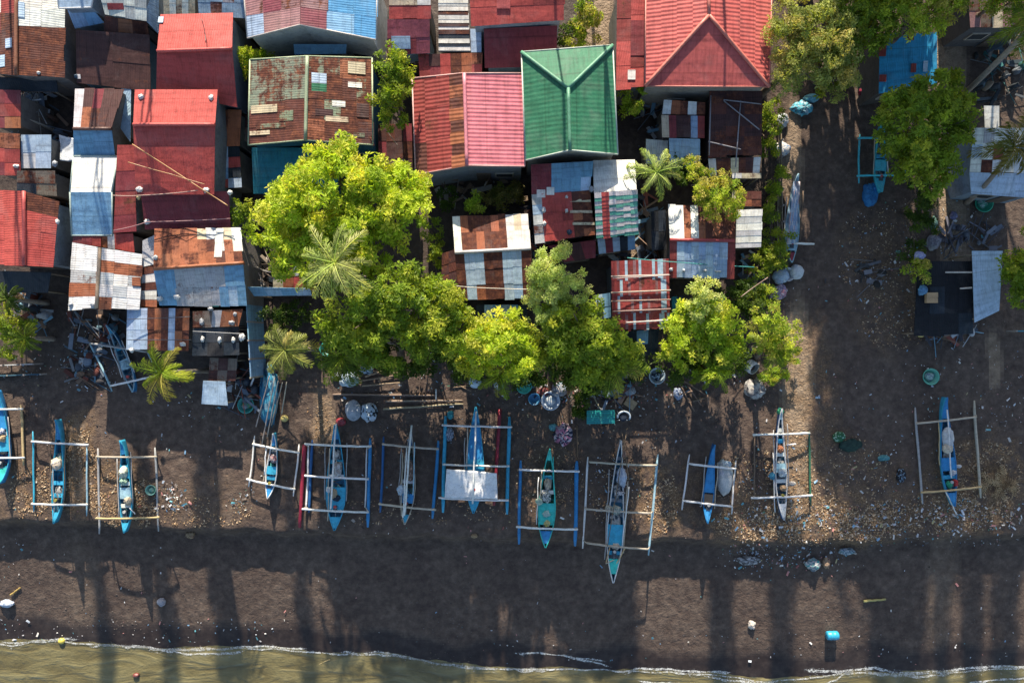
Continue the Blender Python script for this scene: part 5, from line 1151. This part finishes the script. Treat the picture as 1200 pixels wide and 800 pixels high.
def ring_chair():
    p = G(729, 487); root = thing('chair', 'white plastic chair with dark seat beside the teal table', 'chair', tuple(p)); m = MB()
    m.blob(p + Vector((0, -.05, .42)), (.24, .24, .05), (.02, .03, .05), .05, 1, 2, 14, 6, False); m.build('seat', M_CLOTH, root)
    b = MB(); b.tube([(p.x + .36 * math.cos(t), p.y + .33 * math.sin(t), .66 + .08 * math.sin(t)) for t in (k * .28 - .35 for k in range(14))], .055, (.46, .52, .58), 7); b.build('backrest', M_PLAST, root)
    for sx in (-1, 1):
        for sy in (-1, 1):
            l = MB(); l.tube([(p.x + sx * .3, p.y + sy * .27, -.02), (p.x + sx * .22, p.y + sy * .2, .42)], .025, (.46, .52, .58), 6); l.build('leg', M_PLAST, root)
ring_chair()
sheet('white tarp stretched between the two blue floats of the tarp boat', [(523, 549), (582, 554), (583, 585), (521, 583)], [1.0, 1.0, .85, .85], [(.74, .75, .74), (.70, .72, .73)], sag=.16, seed=3)
sheet('blue and white tarp laid over the covered boat', [(930, 212), (938, 213), (933, 285), (922, 285)], [.95, .95, .88, .88], [(.24, .33, .46), (.30, .38, .5), (.5, .52, .54), (.4, .3, .3)], sag=.02, seed=5)
sheet('white tarp piece between alley and blue-sloped house', [(69, 158), (87, 162), (88, 189), (70, 188)], 2.1, [(.62, .66, .7), (.56, .62, .68)], sag=.12, seed=7)

# ---- gear lying in the boats
GEAR = [('tan sack in the second boat from the left', 68, 543, 5.5, 7, .35, [(.5, .42, .32), (.56, .5, .42)], 'sack'), ('white net ball in the third boat from the left', 146, 553, 4.5, 7, .35, [(.5, .52, .45), (.45, .5, .4)], 'net'), ('green and white net heap in the third boat', 146, 563, 4, 4, .3, [(.3, .44, .34)], 'net'),
        ('tan bag near the stern of the third boat', 151, 586, 4, 5, .3, [(.44, .38, .28)], 'bag'), ('pale canvas bag in the boat cut by the left edge', 4, 513, 4, 4, .3, [(.45, .34, .2)], 'bag'), ('white bucket heap in the boat cut by the left edge', 3, 506, 4, 4, .3, [(.5, .52, .55), (.1, .12, .2)], 'gear'),
        ('red and white gear in the short blue boat', 321, 537, 3.5, 5, .3, [(.4, .15, .14), (.42, .4, .4), (.05, .06, .1)], 'gear'), ('pale cloth heap at mid length of the large blue boat', 396, 549, 5, 9, .35, [(.42, .38, .34), (.5, .5, .5), (.3, .26, .24)], 'cloth'), ('small white bag near the bow of the large blue boat', 395, 532, 2.5, 3, .25, [(.5, .48, .46)], 'bag'),
        ('ochre sack beside the engine of the large blue boat', 392, 578, 4, 6, .35, [(.36, .29, .2)], 'sack'), ('white tank in the large blue boat', 386, 573, 3, 3.5, .35, [(.6, .62, .62)], 'tank'), ('dark engine cover in the large blue boat', 395, 583, 4.5, 3.5, .3, [(.02, .04, .07)], 'engine cover'), ('white plug near the stern deck of the large blue boat', 394, 594, 2, 2, .2, [(.55, .6, .6)], 'jug'),
        ('brown nets in the cluttered boat', 480, 551, 5.5, 11, .35, [(.22, .13, .1), (.12, .08, .06), (.32, .22, .18)], 'net'), ('white sack in the cluttered boat', 471, 573, 5, 6, .35, [(.46, .5, .54), (.3, .42, .52)], 'sack'), ('blue tub in the cluttered boat', 476, 578, 4, 5, .35, [(.05, .24, .44), (.02, .03, .05)], 'tub'),
        ('cream sack in the bow half of the turquoise boat', 642, 566, 3.5, 6, .3, [(.46, .4, .3), (.36, .32, .24)], 'sack'), ('white floats heap in the turquoise boat', 640, 582, 5.5, 6, .35, [(.5, .52, .5), (.06, .1, .1), (.42, .44, .44)], 'net floats'), ('mint float ball outside the turquoise boat', 632, 587, 4, 4, .3, [(.42, .55, .44)], 'float'), ('white box on the deck of the turquoise boat', 640, 601, 4, 4, .3, [(.3, .5, .46), (.46, .55, .5)], 'box'), ('yellowish can near the stern of the turquoise boat', 641, 612, 3.5, 3.5, .3, [(.45, .42, .2)], 'can'),
        ('blue-white net heap in the longest boat', 728, 558, 5, 11, .4, [(.34, .42, .54), (.46, .5, .56), (.28, .32, .42)], 'net'), ('reddish bag at the bow of the longest boat', 731, 531, 2.5, 4, .25, [(.36, .18, .14), (.3, .2, .16)], 'bag'), ('white float balls across the longest boat', 726, 577, 6, 3, .25, [(.55, .55, .55), (.1, .1, .12)], 'net floats'), ('greenish tank heap at the middle beam of the longest boat', 722, 597, 6, 5, .3, [(.24, .3, .26), (.42, .42, .36)], 'gear'), ('cream lashing heap on the lower beam of the longest boat', 721, 639, 5, 4, .2, [(.5, .44, .36)], 'rope'),
        ('white heap of floats at left of the longest boat beam', 713, 595, 4, 4, .25, [(.5, .46, .38), (.3, .28, .22)], 'net floats'), ('orange cloth in the white edged boat', 914, 526, 3.5, 4, .25, [(.4, .16, .08)], 'cloth'), ('pale tank in the white edged boat', 916, 553, 4.5, 5, .35, [(.44, .5, .54)], 'tank'), ('tan rag in the stern of the white edged boat', 917, 571, 4, 3.5, .25, [(.36, .24, .14)], 'rag'), ('blue jug outside the white edged boat', 904, 557, 3, 4, .3, [(.05, .22, .34)], 'jug'), ('green cap cloth on the bow of the white edged boat', 914, 482, 3.5, 4, .25, [(.04, .26, .14)], 'cloth'), ('white scraps beside the stern of the white edged boat', 928, 566, 4, 2.5, .15, [(.5, .46, .42)], 'rubbish'),
        ('large white bundle in the right-hand boat', 1109, 512, 6, 12, .4, [(.5, .52, .54), (.56, .57, .56)], 'bundle'), ('cream sack below the large white bundle of the right-hand boat', 1108, 525, 6, 5.5, .45, [(.56, .50, .40)], 'sack'), ('green can in the stern of the right-hand boat', 1111, 567, 3, 4, .3, [(.03, .28, .16)], 'can'), ('red can in the stern of the right-hand boat', 1118, 565, 3, 4, .3, [(.45, .05, .05)], 'can'), ('white box across the right-hand boat', 1115, 553, 3.5, 3, .3, [(.52, .54, .58)], 'box'), ('white rag on the right gunwale of the right-hand boat', 1123, 546, 3, 2, .15, [(.5, .5, .5)], 'rag'),
        ('pale tub in the narrow blue boat below the rusty gable', 148, 428, 4.5, 5, .3, [(.3, .46, .52)], 'tub')]
for k, (lab, x, y, rx, ry, h, cols, cat) in enumerate(GEAR):
    bundle(lab, x, y, rx, ry, h, cols, 100 + k, 'boat_' + cat.split()[0] if cat != 'net floats' else 'net_floats', cat, z=.5, amp=.4, freq=3.4)

# ---- junk yards between the houses
def junk(label, x0, y0, x1, y1, n, seed, pal, name='junk_pile', cat='junk pile', hmax=.7):
    r = random.Random(seed); c = G((x0 + x1) / 2, (y0 + y1) / 2); m = MB()
    for _ in range(n):
        p = G(r.uniform(x0, x1), r.uniform(y0, y1)); col = r.choice(pal); v = r.uniform(.6, 1.3); col = tuple(q * v for q in col); t = r.random()
        z = p.z + r.uniform(.05, hmax)
        if t < .45: m.box((p.x, p.y, z), (r.uniform(.25, 1.3), r.uniform(.05, .3), r.uniform(.02, .08)), col, r.uniform(0, 3.1), r.uniform(-.2, .2))
        elif t < .7: m.blob((p.x, p.y, p.z + .12), (r.uniform(.08, .3), r.uniform(.08, .3), r.uniform(.1, hmax)), col, .3, 2.5, r.random() * 50, 9, 6)
        else:
            a = r.uniform(0, 3.1); L = r.uniform(.4, 1.3); m.tube([(p.x - L * math.cos(a), p.y - L * math.sin(a), z - .1), (p.x + L * math.cos(a), p.y + L * math.sin(a), z + r.uniform(-.1, .4))], .025, col, 5)
    return solo(m, name, M_LITTER, label, cat, c)
JK = [(.4, .42, .44), (.2, .25, .32), (.08, .1, .13), (.3, .2, .14), (.16, .3, .4), (.05, .05, .06), (.24, .08, .06)]
junk('heap of white and blue planks between red sheds and tarp, upper left', 27, 108, 68, 155, 60, 1, [(.42, .44, .46), (.25, .32, .42), (.06, .07, .1), (.15, .1, .08), (.5, .48, .42)], hmax=2.0)
junk('junk yard of rags and rods below the grey-white weathered gable', 88, 370, 140, 400, 40, 2, [tuple(c * .6 for c in q) for q in JK], hmax=.6)
junk('litter bank beside the narrow blue boat, along the alley mouth', 84, 404, 122, 452, 45, 3, [tuple(c * .6 for c in q) for q in JK], hmax=.15)
junk('pile of wires and frames between the left-edge palm and the alley', 26, 340, 60, 385, 45, 4, JK, hmax=1.2)
junk('junk beside the light-blue hut below the blue wall', 268, 425, 302, 480, 40, 5, JK, hmax=.8)
junk('scraps under the beach trees between table and brushwood', 690, 440, 740, 470, 30, 6, JK, hmax=.4)
junk('scrap metal heap left of the orange rusty scrap roof', 752, 110, 776, 160, 25, 7, JK, hmax=1.2)
junk('clutter in the dark yard under the leaning palm', 1140, 35, 1198, 120, 60, 8, [(.05, .08, .1), (.12, .14, .16), (.03, .04, .05), (.04, .14, .14), (.2, .18, .15)], hmax=.8)
junk('clutter below the pale grey patched hut', 1100, 265, 1165, 292, 40, 9, [(.14, .16, .2), (.2, .2, .24), (.08, .08, .1)], hmax=.3)
junk('rubbish heap in front of the black netted shelter', 1078, 385, 1140, 398, 30, 10, JK, hmax=.4)
junk('broken boards beside the dark plank shanty', 440, 150, 486, 210, 30, 11, [(.2, .12, .09), (.3, .25, .2), (.1, .07, .06)], hmax=1.5)
junk('dry branches and boards behind the rust and blue striped roof', 500, 205, 610, 240, 45, 12, [(.16, .11, .08), (.22, .16, .11), (.08, .06, .05), (.3, .28, .25)], hmax=.9)
junk('branches by the brown patched hut, left of the big palm', 300, 300, 340, 335, 30, 13, [(.22, .18, .14), (.14, .11, .09), (.3, .28, .26)], hmax=1.2)
junk('heap of leaf sacks and boards on the track edge, right', 1005, 305, 1042, 335, 16, 14, [(.10, .10, .10), (.2, .2, .22), (.04, .04, .04)], hmax=.1)

junk('scraps and laundry in the gap between patchwork roof and rust-blue gable', 612, 240, 628, 345, 26, 15, JK, hmax=1.4)
junk('scrap sheets in the dark yard above the dark red striped roof', 712, 290, 775, 304, 24, 16, JK, hmax=1.2)
junk('pots and boards in the narrow path left of the dark narrow roof', 744, 225, 764, 300, 24, 17, JK, hmax=.5)
junk('boards and rags in the alley left of the house with white north slope', 66, 120, 82, 240, 34, 18, JK, hmax=1.0)
junk('planks and tins between the two lower right roofs and the shrubs', 865, 295, 895, 345, 22, 19, JK, hmax=.6)

# ---- fences, walls, rails
def wall(label, x0, y0, x1, y1, h, col, name='wall', cat='wall', mat=None, posts=True, th=.06, boards=False):
    a, b = G(x0, y0), G(x1, y1); a.z = b.z = 0; root = thing(name, label, cat, tuple((a + b) / 2)); L = (b - a).length; rz = math.atan2(b.y - a.y, b.x - a.x); n = max(1, int(L / .9)); m = MB()
    for k in range(n):
        p = lerp(a, b, (k + .5) / n)
        if boards:
            for hh in (.35, .75): m.box((p.x, p.y, h * hh), (L / n + .03, .05, .12), vary(col, .12), rz)
        else: m.box((p.x, p.y, h / 2 - .1 + rnd.uniform(-.05, .05)), (L / n + .02, th, h + .2), vary(col, .14), rz + rnd.uniform(-.01, .01))
    m.build('panel', mat or M_ROOF, root)
    for k in range(n + 1):
        p = lerp(a, b, k / n); q = MB(); q.box((p.x, p.y, h / 2), (.09, .09, h + .1), vary((.3, .27, .24), .15), rz); q.build('post', M_WOOD, root)
wall('tall blue sheet wall beside the orange and blue patched gable', 306, 337, 312, 440, 2.5, (.20, .34, .48), 'sheet_wall', 'wall')
wall('low white rail fence at the lower left edge', -4, 428, 50, 426, .8, (.5, .5, .48), 'rail_fence', 'fence', M_WOOD, boards=True)
wall('blue net fence at the lower left edge below the white rail', -4, 440, 54, 438, .5, (.05, .12, .17), 'net_fence', 'fence', M_CLOTH)
wall('bamboo fence along the left side of the dark track', 910, 150, 912, 300, .9, (.28, .22, .15), 'bamboo_fence', 'fence', M_WOOD, boards=True)
wall('pale boundary wall behind the green hip roofed house', 731, -10, 729, 50, .9, (.42, .36, .28), 'boundary_wall', 'wall', M_WALL)
wall('blue-grey alley wall beside the white and blue sheeted sheds', 70, 210, 66, 300, 1.0, (.12, .12, .14), 'alley_wall', 'wall', M_WALL)
wall('blue rail by the right edge below the light-blue tarp', 1180, 388, 1210, 388, .8, (.04, .26, .36), 'rail', 'fence', M_WOOD, boards=True)

# ---- weights and vessels on the roofs
WT = [(166, 114, 4.9, 4.5, 4, 'white jug at the left end of the lower red gable'), (248, 115, 4.9, 3.5, 5, 'white jug at the right end of the lower red gable'), (164, 222, 4.15, 5, 4.5, 'white jug at the lower left eave of the red gable, wires tied to it'), (242, 223, 4.15, 5, 4, 'white jug at the lower right eave of the red gable'),
      (173, 260, 3.3, 5, 4, 'white jug at the left end of the maroon lean-to'), (270, 226, 3.8, 4, 4, 'white rag at the right end of the maroon lean-to'), (163, 231, 3.9, 3, 4.5, 'yellowish jug on the maroon lean-to'), (90, 90, 3.1, 3, 3.5, 'white jug at the corner of the dark maroon-brown roof'), (46, 86, 3.4, 2.5, 2.5, 'white cup near the eave of the brown rusty roof'),
      (84, 357, 3.1, 4, 4, 'white weight at the left eave of the grey-white gable'), (110, 357, 3.1, 4.5, 4, 'white weight at the ridge end of the grey-white gable'), (188, 350, 3.1, 5, 4, 'white weight on the left of the patched south slope'), (208, 348, 3.15, 5.5, 4.5, 'white weight in the middle of the patched south slope'), (183, 302, 3.5, 3.5, 4, 'white weight at the left of the orange rust slope'),
      (155, 410, 2.8, 4, 4, 'white weight at the lower left of the half white roof'), (215, 403, 2.8, 4.5, 3.5, 'white weight at the lower right of the half white roof'), (237, 377, 3.0, 3.5, 6, 'white weight on the left of the strung grey roof'), (247, 362, 3.0, 4, 3, 'white weight at the top of the strung grey roof'), (272, 378, 3.0, 4.5, 3.5, 'white weight on the right of the strung grey roof'), (276, 368, 3.0, 3, 3.5, 'small white weight at the right corner of the strung grey roof'),
      (238, 397, 2.7, 3, 5, 'leftmost white bag on the navy tarp roof'), (258, 398, 2.7, 3, 5, 'middle white bag on the navy tarp roof'), (274, 398, 2.7, 3, 5, 'rightmost white bag on the navy tarp roof'), (284, 395, 2.6, 5, 6, 'pale bag at the foot of the blue sheet wall'), (68, 260, 3.4, 3, 4, 'white jug at the right eave of the red left-edge house'),
      (664, 231, 3.6, 2.5, 3, 'white weight on the red part of the patchwork roof'), (637, 246, 3.4, 3.5, 5, 'white sack on the left of the patchwork roof'), (638, 262, 3.3, 3, 4, 'small white sack at the lower left of the patchwork roof'), (664, 247, 3.45, 2.5, 3.5, 'white weight beside the rust bands of the patchwork roof'), (667, 272, 3.2, 4, 4.5, 'dark bag at the lower eave of the patchwork roof'), (693, 222, 3.6, 3.5, 5, 'grey bag between patchwork roof and striped gable'),
      (801, 317, 3.0, 2, 2.5, 'white cup on the left of the pale blue south slope'), (826, 317, 3.0, 3, 2, 'white cup in the middle of the pale blue south slope'), (841, 318, 3.0, 5, 1.2, 'flat white strip on the right of the pale blue south slope'), (786, 316, 3.0, 3.5, 3, 'grey lump at the left eave of the pale blue south slope'), (65, 192, 2.7, 4, 5, 'grey bag beside the white tarp piece'), (20, 195, 2.8, 5, 3, 'white rag on the red and orange shed')]
for k, (x, y, z, rx, ry, lab) in enumerate(WT):
    col = (.02, .05, .09) if 'dark' in lab else (.3, .32, .35) if 'grey' in lab else (.5, .4, .2) if 'yellowish' in lab else (.58, .59, .58)
    bundle(lab, x, y, rx * .72, ry * .72, .16, [col, tuple(c * .85 for c in col)], 200 + k, lab.split(' at ')[0].split(' on ')[0].split()[-1] + '_on_roof', lab.split(' at ')[0].split(' on ')[0].split(' in ')[0].split(' near ')[0].split(' of ')[0].split(' beside ')[0].split(' between ')[0].split()[-1], z=roof_z(x, y, z) - .02, amp=.45, freq=2.4, mat=M_PLAST)

# ---- wires
def wire(label, pts, col, r=.018, sag=.15):
    m = MB(); P3 = [P(x, y, z) for x, y, z in pts]; out = []
    for a, b in zip(P3, P3[1:]):
        out += [lerp(a, b, k / 8) - Vector((0, 0, sag * 4 * (k / 8) * (1 - k / 8))) for k in range(8)]
    m.tube(out + [P3[-1]], r, col, 5); return solo(m, 'wire', M_PLAST, label, 'wire', P3[0])
wire('orange wire slanting across the lower red gable, upper one of two', [(155, 169, 5.0), (237, 222, 4.5), (267, 241, 4.2)], (.45, .25, .10), .03)
wire('orange wire slanting across the lower red gable, lower one of two', [(150, 190, 4.8), (200, 204, 4.9), (240, 216, 4.5)], (.45, .25, .12), .022)
wire('pale wire along the eave of the lower red gable', [(132, 229, 4.2), (165, 229, 4.4), (232, 223, 4.4)], (.42, .27, .22), .025)
wire('pink wire from the white jug across the maroon lean-to', [(133, 270, 3.6), (172, 260, 3.9), (270, 256, 3.8)], (.4, .22, .22), .02)
wire('teal wire running right from the red-ridged gable', [(735, 302, 3.6), (790, 307, 3.5), (884, 313, 2.6)], (.06, .30, .28), .025)
wire('white wire across the striped dark red roof', [(718, 326, 3.6), (785, 322, 3.5)], (.5, .42, .38), .022)
wire('white wire over the rust and blue striped roof', [(535, 335, 3.4), (560, 337, 3.4), (622, 339, 3.3)], (.55, .5, .42), .022)
wire('dark wire drooping from the green-rust gable to the plank shanty', [(448, 146, 4.0), (458, 160, 3.5), (466, 170, 3.0)], (.3, .26, .2), .02)
wire('grey wire over the navy tarp roof', [(226, 388, 3.1), (284, 391, 3.2)], (.36, .36, .36), .02)
wire('thin wire across the top of the half white roof', [(149, 374, 3.2), (223, 371, 3.2)], (.06, .06, .07), .02)
wire('thin wire across the bottom of the half white roof', [(149, 398, 3.1), (224, 398, 3.1)], (.06, .06, .07), .02)
wire('wire on the upper red gable roof', [(236, 22, 4.9), (241, 50, 5.1)], (.1, .03, .03), .02)
wire('long wire from the shrubs to the yellowish tree', [(868, 348, 2.6), (900, 325, 2.6)], (.3, .2, .16), .025)
for k, (x0, y0, x1, y1, z, col, lab) in enumerate([(716, 324, 784, 322, 3.25, (.45, .38, .34), 'topmost'), (716, 343, 786, 340, 3.1, (.42, .34, .28), 'second'), (716, 353, 786, 351, 2.98, (.3, .2, .17), 'middle'), (718, 365, 786, 362, 2.9, (.3, .2, .18), 'fourth'), (734, 378, 800, 374, 2.8, (.5, .47, .45), 'lowest, longest')]):
    m = MB(); m.tube([P(x0, y0, z + .1), P((x0 + x1) / 2, (y0 + y1) / 2, z + .12), P(x1, y1, z + .1)], .045, col, 6); solo(m, 'batten', M_WOOD, lab + ' batten tied across the striped dark red roof', 'batten', P(x0, y0, z))
for k, (x0, y0, x1, y1, z, lab) in enumerate([(848, 117, 892, 122, 3.15, 'upper cross batten'), (830, 166, 868, 175, 3.0, 'lower cross batten'), (833, 112, 831, 182, 3.1, 'left upright batten'), (868, 118, 862, 196, 3.05, 'middle upright batten'), (848, 118, 890, 152, 3.12, 'slanting batten')]):
    m = MB(); m.tube([P(x0, y0, z + .08), P((x0 + x1) / 2, (y0 + y1) / 2, z + .06), P(x1, y1, z - .05)], .035, (.26, .25, .27), 6); solo(m, 'batten', M_WOOD, lab + ' lying on the dark brown rusty roof', 'batten', P(x0, y0, z))
for (x0, y0, x1, y1, lab) in [(1108, 319, 1139, 319, 'upper white pole crossing from the netted shelter to the tarp'), (1125, 338, 1139, 337, 'lower white pole crossing from the netted shelter to the tarp')]:
    m = MB(); m.tube([P(x0, y0, 1.95), P(x1, y1, 2.05)], .045, (.5, .46, .42), 6); solo(m, 'pole', M_WOOD, lab, 'pole', P(x0, y0, 1.95))

# ---- litter nobody could count
def litter():
    r = random.Random(99); m = MB(); l = MB(); sp = MB()
    def bit(mb, px, py, s, col, lift=.012):
        p = G(px, py); a = r.uniform(0, 6.28); t = [r.uniform(-.5, .5) * s for _ in range(4)]
        L, W = s * r.uniform(.7, 1.5), s * r.uniform(.35, .7); ca, sa = math.cos(a), math.sin(a)
        q = [(p.x + dx * L * ca - dy * W * sa, p.y + dx * L * sa + dy * W * ca, p.z + lift + abs(t[i])) for i, (dx, dy) in enumerate(((-.5, -.4), (.45, -.5), (.5, .4), (-.4, .5)))]
        mb.poly(q, col)
    brown = [(.30, .20, .11), (.22, .14, .08), (.40, .29, .18), (.14, .09, .05), (.46, .36, .24), (.34, .2, .1)]
    for (cx, cy, rx, ry, n) in [(92, 540, 22, 48, 700), (130, 585, 26, 34, 520), (168, 590, 14, 30, 300), (54, 575, 26, 34, 380), (28, 580, 20, 30, 200), (950, 610, 60, 30, 1300), (925, 560, 34, 60, 700), (880, 612, 44, 22, 520), (1010, 612, 56, 22, 620), (1150, 560, 48, 46, 1200), (1100, 602, 90, 22, 900), (775, 585, 20, 40, 420), (645, 560, 40, 40, 220), (725, 580, 34, 50, 260), (235, 600, 60, 18, 260), (1030, 300, 50, 60, 300), (378, 500, 9, 34, 160), (1050, 380, 40, 30, 160), (870, 560, 40, 30, 220), (480, 600, 120, 16, 160), (1000, 560, 50, 50, 240), (620, 480, 260, 40, 260)]:
        for _ in range(int(n * 2.6)):
            a, q = r.uniform(0, 6.28), math.sqrt(r.random()); c = r.choice(brown); v = r.uniform(.6, 1.3)
            lx, ly = cx + rx * q * math.cos(a), cy + ry * q * math.sin(a)
            if nz(lx * .05, ly * .05, 1.4, 61) + .6 * nz(lx * .05, ly * .05, 4.0, 62) < r.uniform(-.35, .15): continue
            bit(l, lx, ly, r.uniform(.035, .11), tuple(x * v * 1.15 for x in c))
    pc = [(.6, .6, .6), (.5, .55, .6), (.2, .35, .5), (.62, .6, .55), (.1, .3, .35), (.45, .2, .18), (.4, .4, .42)]
    for (x0, y0, x1, y1, n) in [(0, 440, 340, 610, 80), (380, 440, 900, 620, 70), (840, 590, 1200, 640, 240), (1000, 240, 1080, 400, 90), (1080, 400, 1200, 500, 80), (950, 420, 1100, 600, 90), (0, 640, 1200, 770, 90), (0, 725, 340, 752, 90), (860, 640, 1010, 670, 50), (180, 570, 220, 600, 40), (640, 440, 760, 480, 40), (880, 520, 950, 600, 60), (690, 535, 720, 600, 40), (1100, 250, 1170, 300, 50), (560, 740, 1200, 778, 70), (80, 390, 160, 450, 60)]:
        for _ in range(n):
            bit(m, r.uniform(x0, x1), r.uniform(y0, y1), r.uniform(.03, .10) if r.random() < .88 else r.uniform(.1, .2), r.choice(pc), .02)
    loud = pc + [(.3, .09, .08), (.1, .24, .3), (.4, .33, .16), (.08, .2, .13), (.5, .5, .5), (.5, .48, .44), (.34, .3, .26), (.03, .03, .04), (.25, .2, .16), (.12, .1, .09), (.3, .34, .38)]
    for (cx, cy, sx, sy, n) in [(450, 452, 40, 14, 60), (560, 455, 40, 12, 60), (640, 462, 26, 12, 110), (715, 462, 36, 14, 130), (790, 450, 30, 14, 60), (880, 440, 14, 16, 50), (205, 588, 12, 7, 50), (197, 573, 8, 6, 30), (285, 585, 10, 8, 50), (250, 470, 34, 14, 60), (930, 655, 36, 8, 110), (880, 648, 14, 12, 50), (970, 612, 50, 12, 160), (1070, 610, 60, 14, 160), (1150, 605, 40, 10, 110), (1020, 545, 30, 20, 60), (1010, 320, 22, 22, 80), (1060, 300, 14, 40, 60), (1100, 385, 34, 10, 60), (1165, 480, 26, 20, 50), (880, 575, 16, 24, 60), (735, 560, 20, 36, 60), (910, 330, 14, 20, 40), (100, 425, 18, 20, 70), (40, 435, 30, 10, 50), (1115, 262, 18, 20, 50), (800, 300, 60, 60, 60), (470, 620, 90, 6, 30), (30, 650, 26, 14, 20)]:
        for _ in range(int(n * (1.5 if cx > 860 and cy > 600 else 1.0))):
            bit(m, r.gauss(cx, sx), r.gauss(cy, sy), r.uniform(.03, .10) if r.random() < .86 else r.uniform(.1, .24), r.choice(loud), r.uniform(.02, .06))
    o = solo(l, 'dry_leaves', M_LITTER, None, None, (0, 0, 0), kind='stuff'); o2 = solo(m, 'plastic_litter', M_PLAST, None, None, (0, 0, 0), kind='stuff')
    # pebbles and lumps that break the sand
    drift = [(r.uniform(-10, 1210), r.uniform(430, 770)) for _ in range(60)]
    for _ in range(1500):
        cx, cy = r.choice(drift); px, py = cx + r.gauss(0, 22), min(775, cy + r.gauss(0, 9)); p = G(px, py); s = r.uniform(.02, .07) * (1.5 if r.random() < .06 else 1)
        v = r.uniform(.5, 1.6); c = (.085 * v, .07 * v, .062 * v)
        n = sp.add([(p.x + s * math.cos(t), p.y + s * math.sin(t) * r.uniform(.6, 1), p.z - .01) for t in (0, 1.26, 2.5, 3.77, 5.03)] + [(p.x + s * .3, p.y, p.z + s * .7)])
        for k in range(5): sp.face((n + k, n + (k + 1) % 5, n + 5), c)
    solo(sp, 'pebbles', M_LITTER, None, None, (0, 0, 0), kind='stuff')
litter()
